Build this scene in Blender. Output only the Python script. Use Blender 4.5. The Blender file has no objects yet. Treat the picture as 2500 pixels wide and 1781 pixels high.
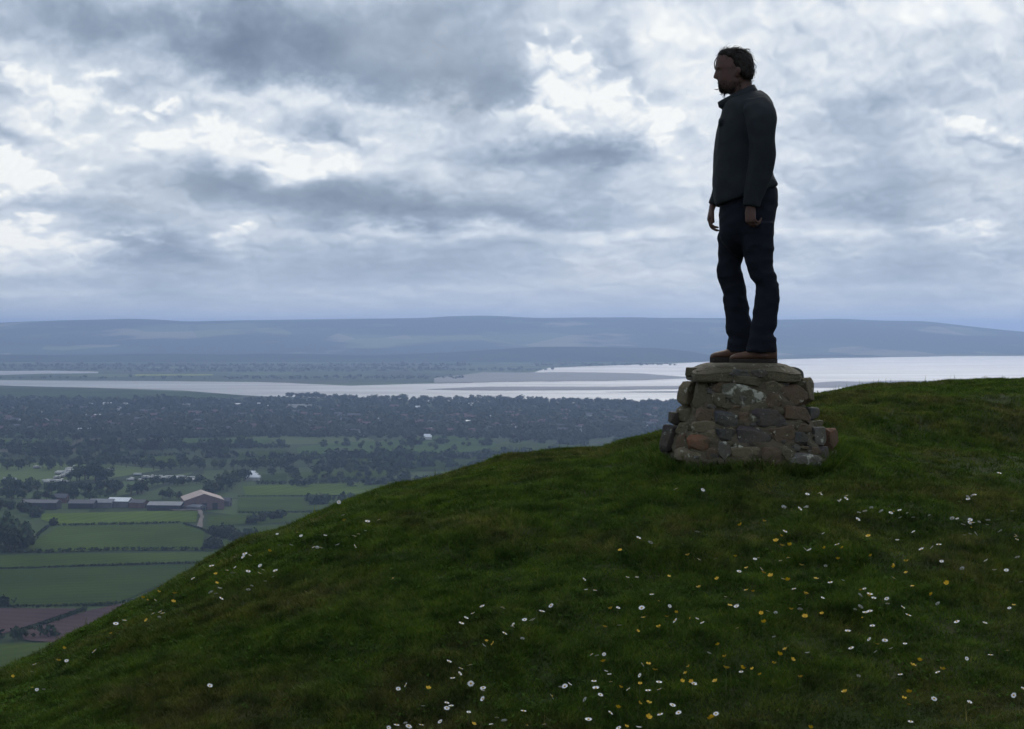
import bpy, bmesh, math, random
import numpy as np
from mathutils import Vector, Matrix, noise as mnoise

random.seed(7)
rng = np.random.default_rng(11)
scene = bpy.context.scene
COL = scene.collection

# ------------------------------------------------------------------ camera
F = 4665.0                    # focal length in photo pixels (photo 2500 wide)
HZ = 800.0                    # row of the eye level in the photo
cam = bpy.data.cameras.new('camera')
cam.sensor_width = 36.0
cam.lens = 36.0 * F / 2500.0
cam.shift_y = -(890.5 - HZ) / 2500.0
cam.clip_start = 0.1
cam.clip_end = 200000.0
camo = bpy.data.objects.new('camera', cam)
camo.location = (0, 0, 0)
camo.rotation_euler = (math.radians(90), 0, 0)
COL.objects.link(camo)
scene.camera = camo

# ------------------------------------------------------------------ sun, exposure
SUN_AZ, SUN_EL = math.radians(14), math.radians(30)
sun = bpy.data.lights.new('sun', 'SUN')
sun.energy = 1.3
sun.angle = math.radians(40)
sun.color = (1.0, 0.95, 0.88)
suno = bpy.data.objects.new('sun', sun)
sd = Vector((math.sin(SUN_AZ) * math.cos(SUN_EL), math.cos(SUN_AZ) * math.cos(SUN_EL), math.sin(SUN_EL)))
suno.rotation_euler = sd.to_track_quat('Z', 'Y').to_euler()
suno.location = (0, 0, 50)
COL.objects.link(suno)
vs = scene.view_settings
vs.view_transform = 'Standard'
vs.look = 'None'
vs.exposure = 0.2
vs.gamma = 1.0
vs.use_curve_mapping = False
scene.render.engine = 'CYCLES'
scene.cycles.use_denoising = True
scene.cycles.max_bounces = 5
scene.cycles.diffuse_bounces = 1
scene.cycles.transparent_max_bounces = 6
scene.cycles.volume_bounces = 0
scene.cycles.use_adaptive_sampling = True
scene.cycles.adaptive_threshold = 0.025
scene.cycles.adaptive_min_samples = 6


# ------------------------------------------------------------------ node helper
class NT:
    def __init__(s, tree):
        s.t = tree
        s.n = tree.nodes
        s.l = tree.links

    def new(s, typ, **kw):
        nd = s.n.new(typ)
        for k, v in kw.items():
            setattr(nd, k, v)
        return nd

    def put(s, sock, v):
        if v is None:
            return
        if hasattr(v, 'is_linked') or isinstance(v, bpy.types.NodeSocket):
            s.l.new(v, sock)
        else:
            sock.default_value = v

    def m(s, op, a, b=None, c=None, clamp=False):
        nd = s.new('ShaderNodeMath', operation=op)
        nd.use_clamp = clamp
        for i, v in enumerate((a, b, c)):
            s.put(nd.inputs[i], v)
        return nd.outputs[0]

    def vm(s, op, a, b=None):
        nd = s.new('ShaderNodeVectorMath', operation=op)
        s.put(nd.inputs[0], a)
        if op == 'SCALE':
            s.put(nd.inputs[3], b)
        else:
            s.put(nd.inputs[1], b)
        return nd.outputs[0]

    def xyz(s, x, y, z):
        nd = s.new('ShaderNodeCombineXYZ')
        for i, v in enumerate((x, y, z)):
            s.put(nd.inputs[i], v)
        return nd.outputs[0]

    def noise(s, vec, scale, detail=4, rough=0.5, dist=0.0):
        nd = s.new('ShaderNodeTexNoise')
        s.put(nd.inputs['Vector'], vec)
        nd.inputs['Scale'].default_value = scale
        nd.inputs['Detail'].default_value = detail
        nd.inputs['Roughness'].default_value = rough
        nd.inputs['Distortion'].default_value = dist
        return nd

    def voro(s, vec, scale, feature='F1', detail=0, rough=0.5):
        nd = s.new('ShaderNodeTexVoronoi', feature=feature)
        s.put(nd.inputs['Vector'], vec)
        nd.inputs['Scale'].default_value = scale
        if 'Detail' in nd.inputs:
            nd.inputs['Detail'].default_value = detail
            nd.inputs['Roughness'].default_value = rough
        return nd

    def ramp(s, fac, stops, interp='LINEAR'):
        nd = s.new('ShaderNodeValToRGB')
        nd.color_ramp.interpolation = interp
        els = nd.color_ramp.elements
        while len(els) < len(stops):
            els.new(0.5)
        for e, (p, c) in zip(els, stops):
            e.position = p
            e.color = (c[0], c[1], c[2], 1)
        s.put(nd.inputs[0], fac)
        return nd.outputs[0]

    def mix(s, fac, a, b, blend='MIX'):
        nd = s.new('ShaderNodeMix', data_type='RGBA', blend_type=blend)
        s.put(nd.inputs[0], fac)
        for sock, v in ((nd.inputs[6], a), (nd.inputs[7], b)):
            if isinstance(v, tuple):
                v = (v[0], v[1], v[2], 1)
            s.put(sock, v)
        return nd.outputs[2]


# ------------------------------------------------------------------ world: Nishita sky under broken cloud
world = bpy.data.worlds.new('World')
scene.world = world
world.use_nodes = True
W = NT(world.node_tree)
W.n.clear()
SKY_STRENGTH = 0.1
world.cycles.sampling_method = 'MANUAL'
world.cycles.sample_map_resolution = 512


def build_world():
    out = W.new('ShaderNodeOutputWorld')
    bg = W.new('ShaderNodeBackground')
    W.l.new(bg.outputs[0], out.inputs[0])
    bg.inputs[1].default_value = SKY_STRENGTH
    sky = W.new('ShaderNodeTexSky', sky_type='NISHITA')
    sky.sun_disc = False
    sky.sun_elevation = SUN_EL
    sky.sun_rotation = SUN_AZ
    tc = W.new('ShaderNodeTexCoord')
    d = tc.outputs['Generated']
    sep = W.new('ShaderNodeSeparateXYZ')
    W.l.new(d, sep.inputs[0])
    x, y, z = sep.outputs
    hyp = W.m('SQRT', W.m('MULTIPLY_ADD', x, x, W.m('MULTIPLY', y, y)))
    az = W.m('ARCSINE', W.m('DIVIDE', x, W.m('ADD', hyp, 1e-6)))
    el = W.m('MAXIMUM', W.m('ARCSINE', z), 0.0)
    lel = W.m('LOGARITHM', W.m('ADD', el, 0.06), math.e)
    q = W.xyz(az, W.m('MULTIPLY', lel, 0.26), 0.0)

    def n2(vec, scale, detail, rough=0.5):
        nd = W.noise(vec, scale, detail, rough)
        nd.noise_dimensions = '2D'
        return nd.outputs[0]
    # domain warp
    w1 = W.m('SUBTRACT', n2(q, 14, 7, 0.6), 0.5)
    w2 = W.m('SUBTRACT', n2(W.vm('ADD', q, (3.7, 1.9, 0)), 18, 7, 0.6), 0.5)
    azw = W.m('MULTIPLY_ADD', w1, 0.085, az)
    elw = W.m('MULTIPLY_ADD', w2, W.m('MULTIPLY_ADD', el, 0.32, 0.008), el)
    # large cloud banks: (px, py, rx, ry, tilt deg, amount) measured on the photograph as sky directions
    banks = [
        (420, 85, 330, 75, 8, -.62), (900, 165, 430, 85, 6, -.62), (1000, 60, 380, 90, 0, -.42), (1090, 235, 130, 45, 8, -.3),
        (620, 455, 300, 40, 4, -.46), (1080, 525, 400, 38, 3, -.66), (800, 480, 260, 45, 8, -.35),
        (90, 495, 140, 22, 0, -.4), (400, 615, 130, 55, 0, -.58), (720, 655, 230, 40, 0, -.38), (1080, 650, 230, 40, 0, -.42),
        (840, 325, 62, 24, 12, -.6), (1430, 365, 170, 30, -2, -.85), (1215, 385, 120, 24, 0, -.35), (50, 345, 60, 18, 0, -.45),
        (280, 210, 130, 40, 25, -.2), (2120, 430, 150, 80, 25, -.34), (2060, 512, 170, 22, 0, -.3), (2440, 372, 90, 13, 0, -.5),
        (2130, 270, 150, 50, -20, -.18), (2330, 110, 130, 34, 0, -.25), (2180, 640, 260, 40, 0, -.22), (1270, 185, 80, 60, 0, -.35),
        (1490, 90, 50, 80, 10, -.3), (130, 690, 260, 16, 0, -.42), (2490, 590, 70, 36, 0, -.3), (1420, 600, 200, 26, 0, -.2),
        (130, 250, 260, 95, 12, .42), (440, 345, 230, 50, 4, .55), (720, 375, 170, 46, 8, .75), (760, 250, 330, 30, 3, .5),
        (90, 425, 170, 42, 0, .85), (1000, 345, 150, 50, 5, .5), (1450, 245, 170, 55, 25, .75), (1630, 335, 70, 50, 40, .55),
        (1290, 300, 130, 40, 0, .5), (60, 590, 130, 70, 0, .6), (220, 625, 90, 45, 0, .45), (560, 585, 100, 30, 0, .6),
        (950, 568, 120, 12, 0, .35), (1170, 572, 150, 15, 0, .4), (1520, 577, 190, 18, 0, .45), (1640, 60, 170, 70, -10, .42),
        (2050, 35, 320, 40, -5, .45), (2420, 50, 120, 60, 0, .4), (2375, 330, 75, 28, 10, .7), (2300, 572, 160, 15, 4, .35),
        (1980, 575, 130, 20, 0, .4), (2425, 555, 60, 25, -20, .45), (1950, 655, 90, 22, 0, .3), (2270, 706, 260, 12, 0, .22),
        (1080, 704, 90, 7, 0, .3), (2050, 180, 160, 40, -30, .25), (330, 560, 120, 14, 0, .35), (1680, 190, 90, 90, 0, .25), (160, 120, 120, 50, 20, .2),
        (1850, 200, 460, 240, 0, .2), (1720, 480, 160, 200, 0, .16), (2300, 180, 250, 120, 0, .1),
    ]
    acc = None
    for (px, py, rx, ry, tilt, amt) in banks:
        a0 = math.atan((px - 1250) / F)
        e0 = math.atan((HZ - py) / F * math.cos(a0))
        ra, re = rx / F, ry / F
        t = math.radians(-tilt)
        c, s = math.cos(t), math.sin(t)
        da = W.m('SUBTRACT', azw, a0)
        de = W.m('SUBTRACT', elw, e0)
        p1 = W.m('MULTIPLY_ADD', de, s / ra, W.m('MULTIPLY', da, c / ra))
        p2 = W.m('MULTIPLY_ADD', da, -s / re, W.m('MULTIPLY', de, c / re))
        r2 = W.m('MULTIPLY_ADD', p1, p1, W.m('MULTIPLY', p2, p2))
        g = W.m('POWER', math.e, W.m('MULTIPLY', r2, -0.8))
        acc = W.m('MULTIPLY', g, amt) if acc is None else W.m('MULTIPLY_ADD', g, amt, acc)

    # puffy detail, lit from above
    fw = W.m('MULTIPLY', W.m('SUBTRACT', n2(q, 60, 2), 0.5), 0.016)
    qf = W.vm('ADD', q, W.xyz(fw, fw, 0.0))

    def dens(off):
        qw = W.vm('ADD', qf, off) if off else qf
        n1 = n2(qw, 13, 6, 0.52)
        vn = W.voro(qw, 42, 'F1', 2, 0.5)
        vn.voronoi_dimensions = '2D'
        return n1, W.m('MULTIPLY_ADD', vn.outputs['Distance'], -0.40, W.m('ADD', n1, 0.2))
    n0, d0 = dens(None)
    n1, d1 = dens((0.002, 0.0060, 0.0))
    relief = W.m('SUBTRACT', d0, d1)
    fade = W.m('MULTIPLY', el, 1 / 0.05, clamp=True)          # calmer towards the horizon
    # crisp cumulus heads: ragged edge above, flatter base
    heads = [(95, 425, 160, 48, 0, .34), (60, 588, 120, 62, 0, .30), (1480, 245, 190, 85, 20, .30), (1625, 335, 70, 48, 40, .28), (400, 335, 240, 60, 4, .24), (720, 385, 160, 42, 10, .30),
             (130, 265, 220, 85, 15, .24), (2375, 325, 70, 28, 10, .32), (900, 345, 100, 34, 0, .2), (560, 580, 90, 24, 0, .28), (2420, 555, 66, 28, -20, .26), (290, 600, 90, 46, 0, .22), (1270, 290, 120, 44, 10, .22)]
    dd = W.m('MULTIPLY', W.m('SUBTRACT', d0, 0.42), 4.2)
    hacc = None
    for (px, py, rx, ry, tilt, amt) in heads:
        a0 = math.atan((px - 1250) / F)
        e0 = math.atan((HZ - py) / F * math.cos(a0))
        ra, re = rx / F, ry / F
        t = math.radians(-tilt)
        c, s = math.cos(t), math.sin(t)
        da = W.m('SUBTRACT', azw, a0)
        de = W.m('SUBTRACT', elw, e0)
        p1 = W.m('MULTIPLY_ADD', de, s / ra, W.m('MULTIPLY', da, c / ra))
        p2 = W.m('MULTIPLY_ADD', da, -s / re, W.m('MULTIPLY', de, c / re))
        r2 = W.m('MULTIPLY_ADD', p1, p1, W.m('MULTIPLY', p2, p2))
        g = W.m('MULTIPLY', W.m('SUBTRACT', W.m('ADD', dd, 1.0), r2), 1.25, clamp=True)
        g = W.m('MULTIPLY', g, W.m('MULTIPLY_ADD', p2, 0.45, 0.6, clamp=True))
        hacc = W.m('MULTIPLY', g, amt) if hacc is None else W.m('MULTIPLY_ADD', g, amt, hacc)
    cov = W.m('MULTIPLY_ADD', W.m('SUBTRACT', n0, 0.5), 0.55, 0.575)
    tot = W.m('ADD', cov, W.m('MULTIPLY_ADD', acc, 0.54, hacc))
    tot = W.m('MULTIPLY_ADD', W.m('SUBTRACT', d0, 0.42), 0.22, tot)
    gain = W.m('MULTIPLY_ADD', W.m('SUBTRACT', tot, 0.5), 2.2, 0.5, clamp=True)
    tot = W.m('MULTIPLY_ADD', relief, W.m('MULTIPLY_ADD', hacc, 3.0, W.m('MULTIPLY_ADD', gain, 0.42, 0.10)), tot)
    tot = W.m('MULTIPLY_ADD', W.m('SUBTRACT', tot, 0.54), W.m('MULTIPLY_ADD', fade, 0.75, 0.25), 0.54)
    tot = W.m('MULTIPLY_ADD', tot, 0.86, 0.065)
    col = W.ramp(tot, [(0.0, (.152, .202, .282)), (0.28, (.254, .318, .412)), (0.5, (.402, .472, .572)),
                       (0.72, (.600, .655, .725)), (0.9, (.745, .775, .795)), (1.0, (.83, .845, .84))])
    colx = W.vm('SCALE', col, 1.0 / SKY_STRENGTH)
    # thin places let the blue Nishita sky through
    thin = W.m('MULTIPLY', W.m('SUBTRACT', n2(q, 8, 2), 0.5, clamp=True), W.m('MULTIPLY', el, 3.0, clamp=True))
    fin = W.mix(thin, colx, W.mix(1.0, sky.outputs[0], (1.0, 1.0, 1.0), 'MULTIPLY'))
    W.l.new(fin, bg.inputs[0])


build_world()


# ------------------------------------------------------------------ shared helpers
def link(o, parent=None):
    COL.objects.link(o)
    if parent is not None:
        o.parent = parent
    return o


def mesh_np(name, verts, faces, mats=None, smooth=False):
    """verts (n,3), faces (m,k) integer array of one polygon size"""
    me = bpy.data.meshes.new(name)
    verts = np.asarray(verts, dtype=np.float32)
    faces = np.asarray(faces, dtype=np.int32)
    me.vertices.add(len(verts))
    me.vertices.foreach_set('co', verts.ravel())
    k = faces.shape[1]
    me.loops.add(faces.size)
    me.loops.foreach_set('vertex_index', faces.ravel())
    me.polygons.add(len(faces))
    me.polygons.foreach_set('loop_start', np.arange(0, faces.size, k, dtype=np.int32))
    me.polygons.foreach_set('loop_total', np.full(len(faces), k, dtype=np.int32))
    if smooth:
        me.polygons.foreach_set('use_smooth', np.ones(len(faces), dtype=bool))
    me.update(calc_edges=True)
    me.validate()
    if mats:
        me.materials.append(mats)
    return me


def mesh_py(name, verts, faces, mat=None, smooth=False):
    me = bpy.data.meshes.new(name)
    me.from_pydata([tuple(v) for v in verts], [], [tuple(f) for f in faces])
    if smooth:
        for p in me.polygons:
            p.use_smooth = True
    if mat:
        me.materials.append(mat)
    me.update()
    return me


def ob(name, me, parent=None, label=None, cat=None, group=None, kind=None, loc=None):
    o = bpy.data.objects.new(name, me)
    link(o, parent)
    if loc is not None:
        o.location = loc
    if label:
        o['label'] = label
    if cat:
        o['category'] = cat
    if group:
        o['group'] = group
    if kind:
        o['kind'] = kind
    return o


def fbm2(x, y, octaves=4, seed=0):
    """value-gradient noise, roughly -1..1"""
    x = np.asarray(x, dtype=np.float64)
    y = np.asarray(y, dtype=np.float64)
    tot = np.zeros(np.broadcast(x, y).shape)
    amp, fr, nrm = 1.0, 1.0, 0.0

    def hsh(ix, iy, sd):
        h = (ix.astype(np.int64) * 374761393 + iy.astype(np.int64) * 668265263 + sd * 974711) & 0x7fffffff
        h = ((h ^ (h >> 13)) * 1274126177) & 0x7fffffff
        return ((h ^ (h >> 16)) & 0xffff) / 32767.5 - 1.0
    for o in range(octaves):
        X, Y = x * fr + o * 17.3, y * fr - o * 9.1
        ix, iy = np.floor(X), np.floor(Y)
        fx, fy = X - ix, Y - iy
        fx = fx * fx * fx * (fx * (fx * 6 - 15) + 10)
        fy = fy * fy * fy * (fy * (fy * 6 - 15) + 10)
        a = hsh(ix, iy, seed + o)
        b = hsh(ix + 1, iy, seed + o)
        c = hsh(ix, iy + 1, seed + o)
        d = hsh(ix + 1, iy + 1, seed + o)
        tot = tot + amp * ((a * (1 - fx) + b * fx) * (1 - fy) + (c * (1 - fx) + d * fx) * fy)
        nrm += amp
        amp *= 0.5
        fr *= 2.03
    return tot / nrm


def principled(name, base, rough=0.8, spec=0.3, var=None, scale=5.0, detail=5, bump=0.0, bscale=None, coords='Object', dark=0.6, rand=0.0):
    """procedural material: noise between two tones (+ per-object change), optional bump"""
    m = bpy.data.materials.new(name)
    m.use_nodes = True
    T = NT(m.node_tree)
    b = m.node_tree.nodes['Principled BSDF']
    b.inputs['Roughness'].default_value = rough
    b.inputs['Specular IOR Level'].default_value = spec
    tc = T.new('ShaderNodeTexCoord')
    vec = tc.outputs[coords]
    nz = T.noise(vec, scale, detail, 0.55)
    second = var if var else tuple(c * dark for c in base)
    fac = T.m('MULTIPLY_ADD', T.m('SUBTRACT', nz.outputs[0], 0.5), 2.6, 0.5, clamp=True)
    col = T.mix(fac, base, second)
    if rand:
        oi = T.new('ShaderNodeObjectInfo')
        hs = T.new('ShaderNodeHueSaturation')
        T.put(hs.inputs['Value'], T.m('MULTIPLY_ADD', oi.outputs['Random'], rand, 1 - rand / 2))
        T.put(hs.inputs['Hue'], T.m('MULTIPLY_ADD', oi.outputs['Random'], 0.04 * rand, 0.5 - 0.02 * rand))
        T.l.new(col, hs.inputs['Color'])
        col = hs.outputs[0]
    T.l.new(col, b.inputs['Base Color'])
    if bump:
        bn = T.noise(vec, bscale or scale * 3, 6, 0.6)
        bp = T.new('ShaderNodeBump')
        bp.inputs['Strength'].default_value = 1.0
        bp.inputs['Distance'].default_value = bump
        T.l.new(bn.outputs[0], bp.inputs['Height'])
        T.l.new(bp.outputs[0], b.inputs['Normal'])
    return m


# ------------------------------------------------------------------ the far country: eye 180 m above the plain, curved earth
HE = 180.0
RE = 7.4e6


def ground_z(x, y):
    return -HE - (x * x + y * y) / (2 * RE)


def G(px, py):
    """the point of the plain that stands at this place of the photograph"""
    u = (px - 1250.0) / F
    m = (py - HZ) / F
    k = (1 + u * u) / (2 * RE)
    disc = m * m - 4 * k * HE
    yy = (m - math.sqrt(max(disc, 0))) / (2 * k)
    return Vector((u * yy, yy, ground_z(u * yy, yy)))


# crest of the near hill in the photograph
SIL = [(-900, 2080), (-400, 1840), (0, 1655), (110, 1603), (165, 1568), (318, 1486), (439, 1425), (592, 1343), (713, 1297), (790, 1261), (932, 1206),
       (1009, 1192), (1096, 1162), (1239, 1129), (1370, 1121), (1469, 1111), (1535, 1091), (1612, 1069), (1800, 1015), (1990, 968), (2083, 955),
       (2248, 942), (2500, 925), (2900, 905), (3500, 893), (5000, 885)]
YC = [(-900, 9.5), (0, 10.5), (300, 11), (600, 11.6), (1000, 12.2), (1300, 12.5), (1612, 13), (2000, 15), (2500, 18), (3500, 20), (5000, 21)]
_pu = np.linspace(-900, 5000, 2400)


def _smooth(a, n):
    k = np.hanning(n)
    k /= k.sum()
    return np.convolve(np.pad(a, n // 2, mode='edge'), k, mode='same')[n // 2:-(n // 2)] if n % 2 == 0 else np.convolve(np.pad(a, n // 2, mode='edge'), k, mode='valid')


_ps = _smooth(np.interp(_pu, [p[0] for p in SIL], [p[1] for p in SIL]), 31)
_pc = _smooth(np.interp(_pu, [p[0] for p in YC], [p[1] for p in YC]), 121)


def sil(px):
    return float(np.interp(px, _pu, _ps))


def hill_base(x, y):
    x = np.asarray(x, float)
    y = np.asarray(y, float)
    u = x / np.maximum(y, 7.0)
    px = 1250 + u * F
    s = -(np.interp(px, _pu, _ps) - HZ) / F
    yc = np.interp(px, _pu, _pc)
    yb = np.interp(px, [0, 2500], [8.0, 7.3])
    sb = np.maximum(0.2103 + s, 0.02)
    k = sb * yb / (yc - yb) ** 2
    k = np.clip(k, 0.008, 0.06)
    # main parabola, straight fall beyond the brow
    SL = 0.5
    ye = yc + (s + SL) / (2 * k)
    yy = np.minimum(y, ye)
    hp = s * yy - k * (yy - yc) ** 2 - SL * np.maximum(y - ye, 0)
    hb = s * yb - k * (yb - yc) ** 2
    gb = s + 2 * k * (yc - yb)
    t = np.clip(y / yb, 0, 1)
    h00 = 2 * t ** 3 - 3 * t ** 2 + 1
    h01 = -2 * t ** 3 + 3 * t ** 2
    h11 = t ** 3 - t ** 2
    hn = h00 * -1.62 + h01 * hb + h11 * yb * gb
    h = np.where(y < yb, hn, hp)
    # a hollow behind the front mound, right of the plinth; a bank rises beyond it
    h = h - 0.21 * np.exp(-((y - 12.55) / 0.78) ** 2) * np.clip((px - 1930) / 260, 0, 1) * np.clip((3600 - px) / 600, 0, 1)
    r = np.sqrt(x * x + y * y)
    h = h - 0.55 * np.maximum(r - 45, 0)
    return h


def hill_z(x, y):
    b = fbm2(x * 1.1, y * 1.1, 3, 3) * 0.045 + fbm2(x * 3.0, y * 3.0, 3, 9) * 0.033
    b = b + fbm2(x * 0.35, y * 0.35, 2, 5) * 0.03
    return hill_base(x, y) + b


def hill_hit(px, py, lift=0.0):
    u = (px - 1250.0) / F
    m = (py - HZ) / F
    ys = np.linspace(5.5, 20, 1500)
    g = hill_z(u * ys, ys) + lift + m * ys
    i = np.argmax(g > 0)
    if g[i] <= 0:
        i = int(np.argmax(g))
    yy = ys[i]
    return Vector((u * yy, yy, float(hill_z(u * yy, yy))))


# ------------------------------------------------------------------ materials of the land
def mat_turf():
    m = bpy.data.materials.new('turf_soil')
    m.use_nodes = True
    T = NT(m.node_tree)
    b = m.node_tree.nodes['Principled BSDF']
    tc = T.new('ShaderNodeTexCoord').outputs['Object']
    n = T.noise(tc, 1.3, 5, 0.6)
    n2 = T.noise(tc, 14, 5, 0.6)
    c = T.ramp(n.outputs[0], [(0.35, (.030, .046, .012)), (0.55, (.042, .055, .018)), (0.7, (.075, .060, .030))])
    c = T.mix(T.m('MULTIPLY', n2.outputs[0], 0.6), c, (.02, .024, .008))
    T.l.new(c, b.inputs['Base Color'])
    b.inputs['Roughness'].default_value = 0.95
    b.inputs['Specular IOR Level'].default_value = 0.1
    return m


def mat_grass():
    m = bpy.data.materials.new('grass_blade')
    m.use_nodes = True
    T = NT(m.node_tree)
    out = m.node_tree.nodes['Material Output']
    b = m.node_tree.nodes['Principled BSDF']
    b.inputs['Roughness'].default_value = 0.7
    b.inputs['Specular IOR Level'].default_value = 0.12
    tc = T.new('ShaderNodeTexCoord').outputs['Object']
    geo = T.new('ShaderNodeNewGeometry')
    r = geo.outputs['Random Per Island']
    n = T.noise(tc, 1.1, 5, 0.62)
    nl = T.noise(tc, 4.5, 4, 0.6)
    green = T.ramp(r, [(0.0, (.044, .074, .012)), (0.5, (.057, .095, .016)), (0.85, (.072, .110, .020)), (1.0, (.13, .13, .045))])
    dry = T.ramp(r, [(0.0, (.070, .062, .022)), (0.6, (.105, .085, .038)), (1.0, (.18, .14, .075))])
    fac = T.m('MULTIPLY_ADD', T.m('SUBTRACT', n.outputs[0], 0.485), 7.0, 0.0, clamp=True)
    fac = T.m('MULTIPLY', fac, T.m('MULTIPLY_ADD', nl.outputs[0], 1.6, -0.25, clamp=True))
    c = T.mix(fac, green, dry)
    c = T.mix(1.0, c, T.ramp(T.noise(tc, 6.5, 5, 0.62).outputs[0], [(0.34, (.34, .42, .42)), (0.5, (.9, .92, .9)), (0.66, (1.5, 1.42, 1.15))]), 'MULTIPLY')
    T.l.new(c, b.inputs['Base Color'])
    tr = T.new('ShaderNodeBsdfTranslucent')
    T.l.new(T.mix(1.0, c, (1.1, 1.25, 0.6), 'MULTIPLY'), tr.inputs[0])
    mx = T.new('ShaderNodeMixShader')
    mx.inputs[0].default_value = 0.3
    T.l.new(b.outputs[0], mx.inputs[1])
    T.l.new(tr.outputs[0], mx.inputs[2])
    T.l.new(mx.outputs[0], out.inputs[0])
    return m


def mat_plain():
    m = bpy.data.materials.new('farmland')
    m.use_nodes = True
    T = NT(m.node_tree)
    b = m.node_tree.nodes['Principled BSDF']
    tc = T.new('ShaderNodeTexCoord').outputs['Object']
    sep = T.new('ShaderNodeSeparateXYZ')
    T.l.new(tc, sep.inputs[0])
    warp = T.vm('SCALE', T.noise(tc, 0.002, 3, 0.5).outputs['Color'], 160.0)
    vec = T.vm('ADD', tc, warp)
    vec = T.vm('MULTIPLY', vec, (1.0, 0.8, 0.0))
    v = T.voro(vec, 1 / 290.0)
    vs_ = T.new('ShaderNodeSeparateColor')
    T.l.new(v.outputs['Color'], vs_.inputs[0])
    c = T.ramp(vs_.outputs[0], [(0.0, (.030, .048, .016)), (0.35, (.046, .074, .020)), (0.62, (.060, .095, .024)), (0.84, (.085, .125, .030)), (0.96, (.075, .065, .042))], 'CONSTANT')
    e = T.voro(vec, 1 / 290.0, 'DISTANCE_TO_EDGE').outputs['Distance']
    edge = T.m('LESS_THAN', e, 0.018)
    c = T.mix(edge, c, (.016, .026, .012))
    fine = T.noise(tc, 0.03, 6, 0.65).outputs[0]
    c = T.mix(T.m('MULTIPLY', fine, 0.5), c, (.03, .05, .02))
    T.l.new(c, b.inputs['Base Color'])
    b.inputs['Roughness'].default_value = 1.0
    b.inputs['Specular IOR Level'].default_value = 0.05
    return m


def mat_water():
    m = bpy.data.materials.new('estuary_water')
    m.use_nodes = True
    T = NT(m.node_tree)
    b = m.node_tree.nodes['Principled BSDF']
    tc = T.new('ShaderNodeTexCoord').outputs['Object']
    st = T.vm('MULTIPLY', tc, (0.0012, 0.0045, 0.0))
    n = T.noise(st, 1.0, 5, 0.6).outputs[0]
    c = T.ramp(n, [(0.3, (.10, .10, .095)), (0.5, (.20, .195, .18)), (0.7, (.30, .29, .265))])
    T.l.new(c, b.inputs['Base Color'])
    T.put(b.inputs['Roughness'], T.m('MULTIPLY_ADD', n, -0.35, 0.55))
    b.inputs['IOR'].default_value = 1.33
    b.inputs['Specular IOR Level'].default_value = 0.6
    w = T.noise(tc, 0.03, 4, 0.6).outputs[0]
    bp = T.new('ShaderNodeBump')
    bp.inputs['Strength'].default_value = 0.4
    bp.inputs['Distance'].default_value = 1.2
    T.l.new(w, bp.inputs['Height'])
    T.l.new(bp.outputs[0], b.inputs['Normal'])
    return m


def mat_farhill():
    m = bpy.data.materials.new('far_hill_woods')
    m.use_nodes = True
    T = NT(m.node_tree)
    b = m.node_tree.nodes['Principled BSDF']
    tc = T.new('ShaderNodeTexCoord').outputs['Object']
    n = T.noise(tc, 1 / 1500.0, 6, 0.6).outputs[0]
    v = T.new('ShaderNodeSeparateColor')
    T.l.new(T.voro(T.vm('MULTIPLY', tc, (1, .5, 1)), 1 / 420.0).outputs['Color'], v.inputs[0])
    field = T.ramp(v.outputs[0], [(0, (.05, .08, .03)), (.4, (.09, .13, .05)), (.65, (.17, .19, .09)), (.85, (.24, .22, .14))], 'CONSTANT')
    c = T.mix(T.m('MULTIPLY_ADD', T.m('SUBTRACT', n, 0.52), 12.0, 0.3, clamp=True), (.022, .036, .018), field)
    T.l.new(c, b.inputs['Base Color'])
    b.inputs['Roughness'].default_value = 1.0
    b.inputs['Specular IOR Level'].default_value = 0.0
    return m


def mat_leaf(name, a, bcol):
    m = principled(name, a, 0.8, 0.15, bcol, 0.35, 3, rand=0.5)
    return m


M_TURF, M_GRASS, M_PLAIN, M_WATER, M_FARHILL = mat_turf(), mat_grass(), mat_plain(), mat_water(), mat_farhill()
M_LEAF = [mat_leaf('leaf_dark', (.030, .048, .018), (.018, .028, .012)), mat_leaf('leaf_mid', (.045, .070, .022), (.025, .040, .014)),
          mat_leaf('leaf_pale', (.065, .090, .032), (.035, .055, .020))]
M_BARK = principled('bark', (.07, .055, .04), 0.9, 0.1, scale=2.0)
M_HEDGE = principled('hedge_leaves', (.030, .048, .018), 0.9, 0.1, (.018, .03, .012), 0.2)
M_MUD = principled('mudflat', (.085, .08, .078), 0.7, 0.3, (.055, .055, .058), 0.004, 5)
M_LOWHILL = principled('low_hill_woods', (.010, .016, .009), 1.0, 0.0, (.034, .046, .022), 0.0025, 6)


# ------------------------------------------------------------------ plain, estuary, banks, far hills
def build_plain():
    ys = np.concatenate([np.linspace(-4000, 0, 9)[:-1], np.linspace(0, 8000, 60), np.geomspace(8300, 47000, 40)])
    xs = np.concatenate([-np.geomspace(9000, 30000, 10)[::-1], np.linspace(-8000, 8000, 80), np.geomspace(9000, 30000, 10)])
    X, Y = np.meshgrid(xs, ys)
    Z = ground_z(X, Y)
    v = np.stack([X, Y, Z], -1).reshape(-1, 3)
    nx = len(xs)
    i = np.arange((len(ys) - 1) * (nx - 1))
    r, c = i // (nx - 1), i % (nx - 1)
    f = np.stack([r * nx + c, r * nx + c + 1, (r + 1) * nx + c + 1, (r + 1) * nx + c], 1)
    ob('plain', mesh_np('plain', v, f, M_PLAIN, True), kind='structure')


build_plain()


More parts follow.
